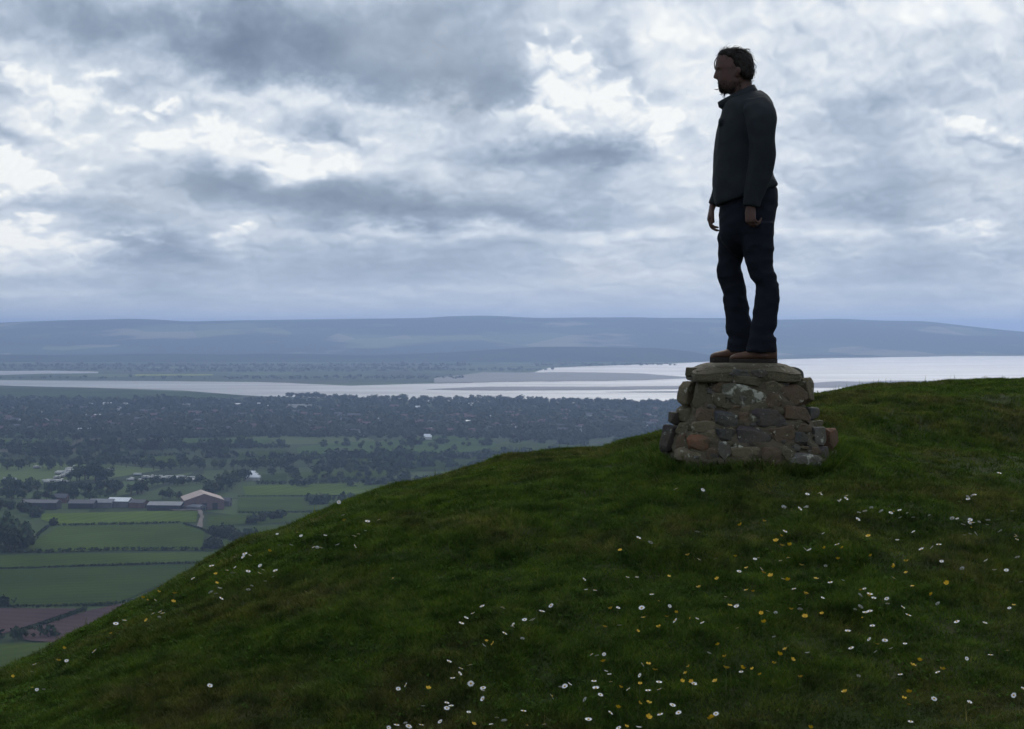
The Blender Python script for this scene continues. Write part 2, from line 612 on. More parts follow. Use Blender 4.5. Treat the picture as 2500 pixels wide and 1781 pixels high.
def band_sheet(name, top, bot, lift, mat, jitter=0.0, n=140, seed=0, **kw):
    """ground sheet between two shore lines, each a list of photo points; laid on the curved plain"""
    x0 = max(top[0][0], bot[0][0])
    x1 = min(top[-1][0], bot[-1][0])
    xs = np.linspace(x0, x1, n)
    verts, faces = [], []
    R = 5
    for i, px in enumerate(xs):
        pt = np.interp(px, [p[0] for p in top], [p[1] for p in top])
        pb = np.interp(px, [p[0] for p in bot], [p[1] for p in bot])
        if jitter:
            pt += float(fbm2(px / 60.0, seed + .5, 4, seed)) * jitter
            pb += float(fbm2(px / 45.0, seed + 7.5, 4, seed + 1)) * jitter
        if pb < pt + .15:
            pb = pt + .15
        for j in range(R):
            p = G(px, pt + (pb - pt) * j / (R - 1))
            verts.append((p.x, p.y, p.z + lift))
        if i:
            for j in range(R - 1):
                a = (i - 1) * R + j
                faces.append((a, a + 1, a + R + 1, a + R))
    return ob(name, mesh_py(name, verts, faces, mat, True), **kw)


band_sheet('river', [(-300, 928), (0, 929), (300, 931), (500, 933), (620, 934), (700, 936), (760, 939), (860, 943), (1000, 939), (1150, 936), (1270, 921), (1340, 899), (1500, 893),
                     (1640, 889), (1760, 882), (2000, 876), (2300, 871), (2500, 869.5), (2900, 868)],
           [(-300, 940), (0, 942.5), (300, 950), (450, 955), (560, 964), (640, 969), (730, 971), (1000, 981), (1300, 984), (1640, 990), (2900, 990)], 1.0, M_WATER, 0.5, 420, 4, kind='structure')
band_sheet('river_inlet', [(-300, 908), (0, 907), (120, 906), (240, 908.5)], [(-300, 922), (0, 917), (110, 913.5), (240, 912.5)], 1.0, M_WATER, 0.3, 60, 2, kind='structure')
band_sheet('mudflat', [(1060, 924), (1180, 911), (1400, 910), (1560, 913), (1660, 921), (1700, 923)], [(1060, 937), (1300, 933), (1450, 932), (1560, 930), (1700, 924)], 2.0, M_MUD, 1.2, 160, 9, kind='structure')
band_sheet('sandbank', [(1040, 952.5), (1110, 949), (1190, 946), (1500, 945.5), (1640, 944), (1760, 941), (1900, 939)], [(1040, 953), (1190, 955), (1400, 954.5), (1640, 952), (1900, 944)], 2.0, M_MUD, 0.8, 160, 12, kind='structure')
band_sheet('sandbank', [(1480, 959), (1650, 957), (1900, 952)], [(1480, 959.5), (1650, 960), (1900, 955)], 2.0, M_MUD, 0.4, 60, 22, kind='structure')
band_sheet('sandbank', [(1940, 938), (2050, 934), (2200, 931), (2400, 931)], [(1940, 949), (2050, 948), (2200, 943), (2400, 934)], 2.0, M_MUD, 2.5, 120, 32, kind='structure')
M_RAPE = principled('rape_field', (.35, .34, .06), 1.0, 0.0, (.16, .2, .05), 0.01)
band_sheet('field', [(330, 915.5), (520, 915)], [(330, 919), (520, 918)], 1.5, M_RAPE, 0.3, 40, 41, kind='structure')


def ridge(name, crest, d_base, d_top, d_back, mat, seed, rough, n=260, kind='structure'):
    """a range of hills standing on the plain; crest as photo points"""
    pxs = np.linspace(crest[0][0], crest[-1][0], n)
    rows = 26
    V = np.zeros((rows, n, 3))
    cp = np.interp(pxs, [c[0] for c in crest], [c[1] for c in crest])
    cp = _smooth(cp, 9)
    for j in range(rows):
        t = j / (rows - 1)
        dd = d_base + (d_back - d_base) * t
        tt = (d_top - d_base) / (d_back - d_base)
        u = (pxs - 1250) / F
        X = u * dd
        Y = np.full(n, dd)
        gz = ground_z(X, Y)
        ztop = -(cp - HZ) / F * d_top
        hgt = ztop - ground_z(u * d_top, d_top)
        prof = np.sin(min(t / tt, 1) * math.pi / 2) ** 1.5 if t <= tt else math.cos((t - tt) / (1 - tt) * math.pi / 2)
        bump = fbm2(X / 1500.0, Y / 1100.0, 5, seed) * rough * (0 if t in (0, 1) else 1) * (1 - 0.85 * (abs(t - tt) < 0.03))
        V[j, :, 0], V[j, :, 1] = X, Y
        V[j, :, 2] = gz + hgt * prof + bump * min(1, 3 * t * (1 - t) * 2) - (3 if t in (0, 1) else 0)
    i = np.arange((rows - 1) * (n - 1))
    r, c = i // (n - 1), i % (n - 1)
    f = np.stack([r * n + c, r * n + c + 1, (r + 1) * n + c + 1, (r + 1) * n + c], 1)
    ob(name, mesh_np(name, V.reshape(-1, 3), f, mat, True), kind=kind)


ridge('far_hills', [(-1400, 800), (-700, 785), (-300, 795), (0, 790), (140, 783), (330, 778), (400, 781), (460, 786), (500, 784), (700, 781), (850, 779), (1000, 778), (1130, 775), (1190, 774), (1300, 779),
                    (1450, 777), (1540, 776), (1700, 779), (1900, 781), (2050, 778), (2150, 783), (2260, 784), (2350, 795), (2450, 806), (2520, 812), (2700, 830), (2900, 842)],
      12600, 16500, 19500, M_FARHILL, 3, 22)
ridge('low_hills', [(-600, 868), (0, 866), (160, 868), (300, 866), (330, 864), (480, 865), (560, 867), (650, 864), (800, 866), (900, 868), (1080, 862), (1180, 856), (1240, 852), (1310, 847), (1420, 847),
                    (1500, 849), (1600, 850), (1680, 858), (1760, 872), (1800, 876)], 10300, 11300, 12300, M_LOWHILL, 8, 6)

# ------------------------------------------------------------------ fields of the vale
FIELD_COLS = {'bright': ((.092, .130, .024), (.060, .092, .020)), 'mid': ((.062, .088, .020), (.040, .062, .016)),
              'dark': ((.046, .068, .018), (.030, .048, .013)), 'plough': ((.105, .070, .068), (.070, .048, .048)),
              'pale': ((.070, .105, .036), (.045, .075, .026)), 'track': ((.22, .19, .17), (.16, .14, .125))}


def mat_field(name, a, b, turn):
    m = principled(name, a, 1.0, 0.0, b, 0.012, 9)
    T = NT(m.node_tree)
    bs = m.node_tree.nodes['Principled BSDF']
    src = bs.inputs['Base Color'].links[0].from_socket
    tc = T.new('ShaderNodeTexCoord').outputs['Object']
    wv = T.new('ShaderNodeTexWave')
    mp = T.new('ShaderNodeMapping')
    mp.inputs['Rotation'].default_value = (0, 0, turn)
    T.l.new(tc, mp.inputs[0])
    T.l.new(mp.outputs[0], wv.inputs['Vector'])
    wv.inputs['Scale'].default_value = 0.022
    wv.inputs['Distortion'].default_value = 1.6
    wv.inputs['Detail'].default_value = 3
    big = T.noise(tc, 0.004, 4, 0.6).outputs[0]
    k = T.m('MULTIPLY', T.m('MULTIPLY_ADD', wv.outputs['Fac'], 0.16, 0.92), T.m('MULTIPLY_ADD', big, 0.9, 0.55))
    T.l.new(T.vm('SCALE', src, k), bs.inputs['Base Color'])
    return m


FM = {k: mat_field('field_' + k, v[0], v[1], 0.3 + i * 0.5) for i, (k, v) in enumerate(FIELD_COLS.items())}


def zz(r, sc):
    return lambda x, y: (r[0] + x / sc, r[1] + y / sc)


z5 = zz((0, 1050), 3.257)
z8 = zz((0, 1200), 1.7538)
z6 = zz((800, 740), 2.682)
z4 = zz((0, 740), 2.85)
fields = [
    ('bright', z5, [(1930, 452), (2280, 442), (3330, 420), (3330, 522), (2280, 524), (1955, 528)]),
    ('mid', z5, [(1900, 540), (3200, 536), (2700, 655), (1880, 662)]),
    ('bright', z5, [(340, 672), (1120, 652), (1580, 640), (1560, 738), (480, 760), (330, 720)]),
    ('mid', z5, [(470, 772), (1450, 752), (1640, 800), (1600, 958), (130, 978)]),
    ('mid', z5, [(1660, 680), (2600, 668), (2500, 730), (2200, 745), (1640, 770)]),
    ('mid', z5, [(2000, 770), (2400, 750), (2200, 850), (1990, 850)]),
    ('mid', z5, [(1790, 880), (2100, 920), (1800, 980), (1600, 962)]),
    ('mid', z5, [(0, 1002), (1750, 975), (1700, 1058), (0, 1106)]),
    ('dark', z5, [(0, 1118), (1600, 1072), (1300, 1230), (900, 1400), (0, 1404)]),
    ('plough', z8, [(-60, 506), (340, 506), (90, 590), (-60, 640)]),
    ('plough', z8, [(100, 606), (390, 512), (580, 474), (300, 640), (240, 655), (100, 640)]),
    ('mid', z8, [(-60, 662), (250, 652), (60, 790), (-60, 800)]),
    ('mid', z5, [(-60, 92), (600, 80), (560, 128), (-60, 152)]),
    ('mid', z5, [(750, 82), (1030, 80), (900, 128), (640, 150)]),
    ('mid', z5, [(1120, 80), (1220, 80), (1200, 140), (1150, 130)]),
    ('mid', z5, [(930, 232), (1500, 205), (1470, 290), (1130, 272)]),
    ('dark', z5, [(1900, 182), (2280, 160), (2280, 250), (1900, 270)]),
    ('dark', z5, [(2080, 360), (2280, 350), (2280, 420), (2080, 425)]),
    ('pale', z6, [(-200, 950), (0, 925), (400, 905), (780, 872), (1050, 890), (1150, 960), (600, 1005), (0, 1000), (-200, 1000)]),
    ('mid', z6, [(1160, 905), (1660, 940), (1900, 930), (1700, 985), (1300, 990), (1000, 985)]),
    ('dark', z6, [(450, 1062), (1000, 1010), (1400, 1000), (900, 1090), (450, 1110)]),
    ('mid', z6, [(-100, 1030), (300, 1010), (250, 1060), (-100, 1085)]),
    ('dark', z4, [(-60, 590), (360, 600), (900, 608), (1350, 625), (1700, 650), (1300, 690), (600, 680), (-60, 640)]),
    ('dark', z4, [(1000, 900), (1800, 890), (1900, 905), (1500, 930), (1000, 930)]),
    ('pale', z4, [(-60, 962), (480, 955), (480, 985), (-60, 1000)]),
    ('pale', z4, [(600, 985), (1000, 960), (1500, 950), (1900, 960), (1800, 990), (900, 1010)]),
    ('mid', z6, [(-250, 1120), (200, 1100), (420, 1110), (380, 1150), (-250, 1165)]),
    ('bright', z6, [(650, 1120), (900, 1095), (1050, 1060), (820, 1130)]),
    ('pale', z5, [(60, 30), (500, 20), (900, 25), (850, 55), (60, 62)]),
    ('mid', z5, [(1250, 30), (2000, 10), (2300, 20), (2000, 60), (1300, 64)]),
    ('track', z5, [(1330, 640), (1560, 618), (1600, 625), (1620, 700), (1606, 790), (1568, 780), (1590, 700), (1572, 650), (1400, 652)]),
]


def field_sheet(kind, zf, pts, idx):
    """ground sheet subdivided so that it follows the curve of the plain"""
    P = []
    n = len(pts)
    for i in range(n):
        a, b = pts[i], pts[(i + 1) % n]
        for t in np.linspace(0, 1, 5)[:-1]:
            px, py = zf(a[0] + (b[0] - a[0]) * t, a[1] + (b[1] - a[1]) * t)
            P.append(G(px + random.uniform(-1.5, 1.5), py + random.uniform(-.7, .7)))
    cx, cy = sum(p.x for p in P) / len(P), sum(p.y for p in P) / len(P)
    lift = 0.5 + 0.03 * idx
    verts = [(p.x, p.y, p.z + lift) for p in P]
    bm = bmesh.new()
    bv = [bm.verts.new(v) for v in verts]
    bm.faces.new(bv)
    bmesh.ops.triangulate(bm, faces=bm.faces[:])
    bmesh.ops.recalc_face_normals(bm, faces=bm.faces[:])
    me = bpy.data.meshes.new('field')
    bm.to_mesh(me)
    bm.free()
    if me.polygons[0].normal.z < 0:
        me.flip_normals()
    me.materials.append(FM[kind])
    ob('track' if kind == 'track' else 'field', me, kind='structure')


for i, (k, zf, pts) in enumerate(fields):
    field_sheet(k, zf, pts, i)


# ------------------------------------------------------------------ trees, hedges
def leaf_cloud(centers, radii, n, size, rg, squash=0.85):
    """n small leaf-clump faces through the outer volume of several lobes"""
    centers = np.array(centers, float)
    radii = np.array(radii, float)
    w = radii ** 2
    ix = rg.choice(len(centers), n, p=w / w.sum())
    d = rg.normal(size=(n, 3))
    d /= np.linalg.norm(d, axis=1)[:, None]
    rr = radii[ix] * (0.55 + 0.5 * rg.random(n) ** 0.6)
    P = centers[ix] + d * rr[:, None] * np.array([1, 1, squash])
    nn = d + rg.normal(size=(n, 3)) * 0.5
    nn /= np.linalg.norm(nn, axis=1)[:, None]
    t = np.cross(nn, rg.normal(size=(n, 3)))
    t /= np.linalg.norm(t, axis=1)[:, None] + 1e-9
    bt = np.cross(nn, t)
    s = size * (0.6 + 0.8 * rg.random(n))[:, None]
    v = np.stack([P + t * s, P + bt * s * 0.8, P - t * s, P - bt * s * 0.8], 1).reshape(-1, 3)
    f = np.arange(4 * n).reshape(n, 4)
    return v, f


def make_tree_meshes(seed, h, w, nleaf, mat, lobes=9):
    rg = np.random.default_rng(seed)
    cs, rs = [], []
    for i in range(lobes):
        a = rg.random() * 6.283
        r = w * 0.33 * rg.random() ** 0.5
        zc = h * (0.24 + 0.52 * rg.random())
        cs.append((math.cos(a) * r, math.sin(a) * r, zc))
        rs.append(w * (0.18 + 0.12 * rg.random()))
    cs.append((0, 0, h * 0.6))
    rs.append(w * 0.36)
    v, f = leaf_cloud(cs, rs, nleaf, w * 0.075, rg)
    crown = mesh_np('crown', v, f, mat)
    # trunk with limbs
    verts, faces = [], []

    def limb(p0, p1, r0, r1, n=5):
        p0, p1 = Vector(p0), Vector(p1)
        ax = (p1 - p0).normalized()
        a = ax.orthogonal().normalized()
        b = ax.cross(a)
        base = len(verts)
        for (p, r) in ((p0, r0), (p1, r1)):
            for k in range(n):
                t = 6.2832 * k / n
                verts.append(p + a * math.cos(t) * r + b * math.sin(t) * r)
        for k in range(n):
            faces.append((base + k, base + (k + 1) % n, base + n + (k + 1) % n, base + n + k))
    limb((0, 0, -0.8), (0, 0, h * 0.45), w * 0.045, w * 0.03)
    for c in cs[:5]:
        limb((0, 0, h * 0.3), c, w * 0.022, w * 0.008)
    trunk = mesh_py('trunk', verts, faces, M_BARK)
    return crown, trunk


TREES = [make_tree_meshes(i, 10.0, [11, 9, 12, 8, 10, 7][i], 330, M_LEAF[[0, 0, 1, 0, 2, 0][i]]) for i in range(6)]
BUSHES = [make_tree_meshes(20 + i, 10.0, [20, 16, 18][i], 300, M_LEAF[0], 8) for i in range(3)]
ntree = [0]


def plant(p, h, label, group, kindset=None, name='tree', cat='tree', wide=1.0):
    cr, tr = random.choice(kindset or TREES)
    e = ob(name, None, None, label, cat, group, loc=(p.x, p.y, p.z + 0.6))
    e.rotation_euler = (0, 0, random.random() * 6.28)
    s = h / 10.0
    e.scale = (s * wide, s * wide, s)
    ob('crown', cr, e)
    ob('trunk', tr, e)
    ntree[0] += 1
    return e


def visible(px, py):
    return -30 < px < 2530 and py < sil(px) + 6


woods = []      # (point, height, width) of trees too many to be single things


def grove(poly, n, h, label, group, single=True, kindset=None, name='tree', cat='tree', wide=1.0, jy=1.5, zf=None):
    """n trees spread along a polyline of photo points"""
    pts = [zf(*p) if zf else p for p in poly]
    seg = [math.hypot(pts[i + 1][0] - pts[i][0], pts[i + 1][1] - pts[i][1]) for i in range(len(pts) - 1)]
    tot = sum(seg)
    for k in range(n):
        d = (k + random.random()) / n * tot
        i = 0
        while i < len(seg) - 1 and d > seg[i]:
            d -= seg[i]
            i += 1
        t = min(d / max(seg[i], 1e-6), 1)
        px = pts[i][0] + (pts[i + 1][0] - pts[i][0]) * t + random.uniform(-1, 1) * 3
        py = pts[i][1] + (pts[i + 1][1] - pts[i][1]) * t + random.uniform(-jy, jy)
        if single and not visible(px, py):
            continue
        hh = h * random.uniform(0.75, 1.25)
        if single:
            plant(G(px, py), hh, label, group, kindset, name, cat, wide)
        else:
            woods.append((G(px, py), hh * random.uniform(.6, 1.1), hh * random.uniform(1.0, 2.3) * wide))


random.seed(21)
# near the farm and the fields (about 1.1 to 2.5 km away)
grove([(0, 900), (60, 960), (150, 930), (210, 950)], 9, 22, 'tall dark tree in the clump at the edge of the lower meadow', 'trees clumped at the edge of the lower meadow', zf=z5, jy=8)
grove([(1660, 850), (1800, 862), (1960, 905)], 7, 9, 'dark round bush in the thicket below the farm track', 'bushes in the thicket below the farm track', kindset=BUSHES, name='bush', cat='bush', zf=z5, jy=3, wide=.8)
grove([(1640, 950), (1760, 950)], 3, 9, 'low dark bush at the corner of the meadow below the thicket', 'bushes at the corner of the meadow', kindset=BUSHES, name='bush', cat='bush', zf=z5, jy=2)
grove([(1985, 770), (2045, 735), (2180, 712), (2240, 712)], 5, 7, 'single dark bush along the hedge right of the farm track', 'bushes along the hedge beside the farm track', kindset=BUSHES, name='bush', cat='bush', zf=z5, jy=2)
grove([(390, 760), (470, 760)], 2, 5, 'small dark bush on the meadow hedge below the long farm sheds', 'bushes below the long farm sheds', kindset=BUSHES, name='bush', cat='bush', zf=z5, jy=1)
grove([(0, 640), (90, 640), (150, 640), (300, 700), (200, 680)], 6, 8, 'dark bush in the hedge left of the bright meadow', 'bushes left of the bright meadow', kindset=BUSHES, name='bush', cat='bush', zf=z5, jy=2)
grove([(20, 560), (200, 560), (330, 580), (520, 560), (700, 560), (860, 540), (930, 530)], 17, 12, 'leafy tree standing close behind the farm sheds', 'trees close behind the farm sheds', zf=z5, jy=5)
grove([(30, 470), (180, 490), (300, 470), (520, 520), (640, 500), (800, 500), (1000, 500), (1150, 500)], 22, 14, 'bushy tree between the farm sheds and the white caravans', 'trees between farm and caravans', zf=z5, jy=6)
grove([(560, 420), (640, 400), (720, 400), (800, 410), (860, 420)], 9, 20, 'tall dark tree in the clump between the two caravan rows', 'trees between the two caravan rows', zf=z5, jy=5)
grove([(1180, 440), (1400, 440), (1620, 430)], 10, 9, 'dark tree in the row in front of the pale caravans', 'trees in front of the caravans', zf=z5, jy=2)
grove([(1640, 500), (1720, 520), (1800, 470), (1900, 440), (1940, 420)], 12, 17, 'tall dark tree beside the big barn', 'trees beside the big barn', zf=z5, jy=7)
grove([(1260, 555), (1420, 545)], 5, 9, 'dark tree just left of the big barn', 'trees just left of the big barn', zf=z5, jy=2)
grove([(0, 300), (200, 300), (400, 310), (640, 300), (900, 290), (1130, 300), (1300, 310), (1600, 300), (1850, 310), (2280, 320)], 44, 13, 'dark tree in the belt behind the caravans', 'trees in the belt behind the caravans', zf=z5, jy=6)
grove([(40, 200), (300, 210), (650, 220), (900, 190), (1150, 190), (1250, 170), (1500, 180), (1750, 200)], 34, 15, 'dark tree in the second belt behind the caravans', 'trees in the second belt behind the caravans', zf=z5, jy=7)
grove([(200, 80), (330, 90), (600, 110), (700, 90), (1060, 120), (1120, 110)], 14, 16, 'dark tree between the pale far meadows', 'trees between the pale far meadows', zf=z5, jy=6)
grove([(700, 1180), (850, 1170), (1000, 1178), (900, 1160), (640, 1165)], 18, 12, 'dark tree in the belt above the bright meadow', 'trees in the belt above the bright meadow', jy=4)
grove([(660, 1130), (800, 1140), (900, 1150), (1010, 1130), (1100, 1135)], 24, 14, 'dark tree in the mid valley belt', 'trees in the mid valley belt', jy=7)
grove([(800, 1085), (900, 1082), (1000, 1075), (1080, 1085), (1170, 1080), (1110, 1098), (960, 1096), (860, 1100)], 24, 8, 'small round orchard tree on the pale meadow', 'orchard trees on the pale meadow', jy=5)
# the line of trees along the near river bank (about 4.8 km)
grove([(700, 973), (800, 979), (900, 983), (1000, 983), (1100, 983), (1200, 985), (1300, 987), (1400, 990), (1500, 993), (1650, 995)], 120, 17, 'dark tree in the long line along the near river bank', 'trees along the near river bank', jy=1.6)
# woods and gardens of the town and beyond: too many to tell apart
for row in range(26):
    py = 984 + row * 3.3
    grove([(-60, py - 4), (700, py), (1200, py + 3), (1660, py + 6), (2700, py + 10)], 134, 11 + 2 * math.sin(row), '', '', single=False, jy=2.2)
for row in range(3):
    py = 1066 + row * 26
    grove([(-60, py), (700, py), (1500, py - 8), (2600, py)], 40, 12, '', '', single=False, jy=3.5)
for (a, b, py, n, h) in [(-20, 330, 990, 30, 14), (330, 430, 994, 26, 24), (-20, 220, 975, 12, 9), (430, 700, 985, 26, 12), (0, 1600, 1045, 90, 12), (640, 1640, 1018, 70, 12), (200, 560, 1068, 50, 13),
                         (640, 1200, 1122, 26, 11), (1250, 1450, 1074, 18, 10), (0, 600, 1095, 30, 13)]:
    grove([(a, py), (b, py)], n, h, '', '', single=False, jy=2.5)
grove([(1650, 995), (2100, 1000), (2700, 1004)], 110, 17, '', '', single=False, jy=1.6)
for py in (1150, 1185, 1230, 1280, 1340):
    grove([(700 + (py - 1150) * .3, py), (2400, py - 20)], 40, 11, '', '', single=False, jy=5)
# far side of the river
for (a, b, py, n, h) in [(-20, 1100, 903, 120, 12), (-20, 1150, 895, 150, 14), (560, 1130, 925, 60, 10), (300, 900, 908, 60, 11), (900, 1350, 905, 40, 10), (0, 600, 924, 26, 8), (1300, 1650, 892, 50, 10)]:
    grove([(a, py), (b, py - 1)], n, h, '', '', single=False, jy=2)


def build_woods():
    rg = np.random.default_rng(5)
    V, Fc, off = [], [], 0
    for (p, h, w) in woods:
        d = p.y
        n = 46 if d < 6000 else 26
        cs, rs = [], []
        for i in range(4):
            cs.append((p.x + rg.normal() * w * 0.22, p.y + rg.normal() * w * 0.22, p.z + h * (0.3 + 0.35 * rg.random())))
            rs.append(w * 0.3)
        cs.append((p.x, p.y, p.z + h * 0.62))
        rs.append(w * 0.36)
        v, f = leaf_cloud(cs, rs, n, w * 0.16, rg, 0.8)
        V.append(v)
        Fc.append(f + off)
        off += len(v)
    me = mesh_np('woodland', np.concatenate(V), np.concatenate(Fc), M_LEAF[0])
    ob('woodland', me, None, 'dark mass of woods and gardens spread over the far vale', 'woodland', kind='stuff')


build_woods()

# hedges between the fields: each a thing of its own
hedges = [
    (z5, [(470, 765), (1000, 755), (1440, 745)], 2.4, 'thin hedge below the bright meadow in front of the farm'),
    (z5, [(0, 985), (400, 975), (900, 962), (1300, 960), (1620, 962)], 3.2, 'dark hedge across the vale under the wide middle meadow'),
    (z5, [(0, 1112), (400, 1100), (750, 1085), (1200, 1072), (1650, 1062)], 1.8, 'thin hedge line between the two lowest meadows'),
    (z5, [(120, 975), (260, 880), (380, 775)], 2.2, 'short hedge climbing beside the dark tree clump'),
    (z5, [(1460, 755), (1600, 795), (1660, 830)], 2.0, 'low hedge running from the farm track to the thicket'),
    (z5, [(1900, 665), (2280, 662), (2700, 650)], 2.0, 'hedge across the slope right of the farm track'),
    (z5, [(1890, 535), (2280, 532), (3300, 530)], 1.6, 'low hedge along the foot of the brightest meadow'),
    (z5, [(2050, 432), (2280, 432), (3300, 412)], 4.5, 'thick dark hedge along the top of the brightest meadow'),
    (z8, [(-20, 500), (200, 500), (480, 488), (590, 470)], 2.2, 'hedge between the lowest meadow and the ploughed field'),
    (z8, [(60, 615), (240, 560), (370, 508)], 2.6, 'green hedge strip splitting the ploughed field'),
    (z8, [(-20, 640), (60, 632), (150, 628), (250, 625)], 8.0, 'thick dark hedge under the ploughed field'),
    (z8, [(-20, 485), (30, 490), (60, 498)], 6.0, 'dark thicket at the corner of the ploughed field'),
    (z5, [(100, 160), (600, 150), (900, 140)], 6.0, 'tall hedge below the two pale far meadows'),
    (z6, [(450, 1065), (700, 1068)], 5.0, 'dark hedge in the mid valley left of the grassy brow'),
    (z6, [(660, 1000), (950, 1000), (1150, 985)], 5.0, 'dark hedge under the orchard meadow'),
    (z6, [(380, 1020), (600, 1010)], 6.0, 'short thick hedge under the left of the orchard meadow'),
    (z5, [(0, 66), (500, 60), (1000, 58), (1300, 66)], 6.0, 'dark hedge above the two pale far meadows'),
    (z5, [(1250, 150), (1700, 140), (2300, 150)], 6.0, 'dark hedge behind the second belt of trees beside the barn meadows'),
    (z5, [(900, 225), (1200, 212), (1500, 200)], 4.0, 'hedge along the top of the meadow behind the caravans'),
    (z6, [(-200, 1008), (200, 1006), (380, 1012)], 5.0, 'hedge under the orchard meadow where it meets the dark belt'),
    (z6, [(-100, 1095), (300, 1070), (520, 1062)], 5.0, 'hedge crossing the mid valley below the dark belt'),
    (z6, [(900, 1095), (1300, 1040), (1700, 990)], 4.0, 'hedge climbing towards the grassy brow in the mid valley'),
    (z4, [(0, 1020), (700, 1015), (1400, 1000), (2000, 1005)], 6.0, 'long hedge below the far town meadows'),
    (z4, [(980, 935), (1200, 930), (1600, 915), (1900, 915)], 6.0, 'dark hedge along the edge of the far town'),
]
for i, (zf, pts, h, lab) in enumerate(hedges):
    rg = np.random.default_rng(100 + i)
    P = [G(*zf(*p)) for p in pts]
    cs, rs = [], []
    for a, b in zip(P[:-1], P[1:]):
        L = (b - a).length
        for t in np.arange(0, L, h * 0.55):
            q = a.lerp(b, t / L)
            cs.append((q.x + rg.normal() * .3 * h, q.y + rg.normal() * .3 * h, q.z + 0.5 + h * 0.42 * rg.uniform(.7, 1.2)))
            rs.append(h * rg.uniform(.38, .62))
    nl = min(len(cs) * 14, 5000)
    v, f = leaf_cloud(cs, rs, nl, h * 0.22, rg)
    ob('hedge', mesh_np('hedge', v, f, M_HEDGE), None, lab, 'hedge')

# ------------------------------------------------------------------ farm, caravans, town
M_WALLS = {'brick': principled('wall_brick', (.16, .10, .085), 0.9, 0.2, scale=0.4), 'pink': principled('wall_boards', (.17, .115, .11), 0.9, 0.2, (.13, .09, .085), 0.3),
           'grey': principled('wall_grey', (.14, .145, .15), 0.8, 0.3, scale=0.3), 'white': principled('wall_render', (.50, .50, .48), 0.7, 0.3, (.36, .36, .35), 0.3),
           'dark': principled('wall_dark', (.045, .05, .055), 0.9, 0.2, scale=0.3)}
M_ROOFS = {'pink': principled('roof_fibre_pink', (.42, .33, .29), 0.8, 0.2, (.34, .27, .24), 0.15), 'slate': principled('roof_slate', (.09, .09, .105), 0.6, 0.4, (.07, .07, .08), 0.4),
           'tile': principled('roof_tile', (.175, .10, .095), 0.9, 0.2, (.13, .08, .078), 0.4), 'white': principled('roof_white', (.78, .79, .8), 0.35, 0.5, (.6, .62, .64), 0.2),
           'grey': principled('roof_grey_sheet', (.22, .225, .24), 0.6, 0.4, (.17, .175, .19), 0.2)}
M_GLASS = principled('window_glass', (.03, .035, .04), 0.15, 0.6, scale=1.0)
M_DOORB = principled('barn_door', (.03, .035, .04), 0.7, 0.3, scale=1.0)


def box_mesh(name, x0, x1, y0, y1, z0, z1, mat):
    v = [(x0, y0, z0), (x1, y0, z0), (x1, y1, z0), (x0, y1, z0), (x0, y0, z1), (x1, y0, z1), (x1, y1, z1), (x0, y1, z1)]
    f = [(0, 3, 2, 1), (4, 5, 6, 7), (0, 1, 5, 4), (1, 2, 6, 5), (2, 3, 7, 6), (3, 0, 4, 7)]
    return mesh_py(name, v, f, mat)


def gable_meshes(w, l, he, ha, wm, rm, over=0.4, th=0.35):
    """walls with gables facing +-y (ridge along y), roof of two thick slopes"""
    a = w / 2
    b = l / 2
    v = [(-a, -b, -1), (a, -b, -1), (a, b, -1), (-a, b, -1), (-a, -b, he), (a, -b, he), (a, b, he), (-a, b, he), (0, -b, ha), (0, b, ha)]
    f = [(0, 3, 2, 1), (1, 2, 6, 5), (3, 0, 4, 7), (0, 1, 5, 8, 4), (2, 3, 7, 9, 6), (4, 8, 9, 7), (5, 6, 9, 8)]
    wall = mesh_py('wall', v, f, wm)
    sl = (ha - he) / a
    ex = a + over
    ez = he - over * sl + 0.06
    top = ha + 0.06
    bo = b + over
    v = []
    for (x, z) in ((-ex, ez), (0, top), (ex, ez), (ex, ez + th), (0, top + th), (-ex, ez + th)):
        v.append((x, -bo, z))
        v.append((x, bo, z))
    f = [(0, 1, 3, 2), (2, 3, 5, 4), (4, 5, 7, 6), (6, 7, 9, 8), (8, 9, 11, 10), (10, 11, 1, 0), (0, 2, 8, 10), (2, 4, 6, 8), (1, 11, 9, 3), (3, 9, 7, 5)]
    roof = mesh_py('roof', v, f, rm)
    return wall, roof


def building(name, px, py, w, l, he, ha, rot, wm, rm, label, cat, group=None, doors=1, wins=0, cache={}, stripes=0):
    key = (round(w, 1), round(l, 1), round(he, 1), round(ha, 1), wm, rm, doors, wins, stripes)
    if key not in cache:
        wall, roof = gable_meshes(w, l, he, ha, M_WALLS[wm], M_ROOFS[rm])
        parts = [('wall', wall), ('roof', roof)]
        for i in range(doors):
            x = (i - (doors - 1) / 2) * w / max(doors, 1) * 0.8
            dw = min(w / max(doors, 1) * 0.3, 2.6 if name != 'house' else 0.6)
            parts.append(('door', box_mesh('door', x - dw, x + dw, -l / 2 - 0.12, -l / 2 + 0.1, -0.5, he * 0.7 if name != 'house' else 2.1, M_DOORB)))
        for i in range(wins):
            row, c = divmod(i, 2)
            x = (c - .5) * w * 0.5
            zc = he * (0.3 + 0.45 * row)
            parts.append(('window', box_mesh('window', x - .7, x + .7, -l / 2 - 0.08, -l / 2 + 0.1, zc, zc + 1.3, M_GLASS)))
        for i in range(stripes):
            pass
        cache[key] = parts
    p = G(px, py)
    e = ob(name, None, None, label, cat, group, loc=(p.x, p.y, p.z + 0.6))
    e.rotation_euler = (0, 0, math.radians(rot))
    for nm, me in cache[key]:
        ob(nm, me, e)
    return e


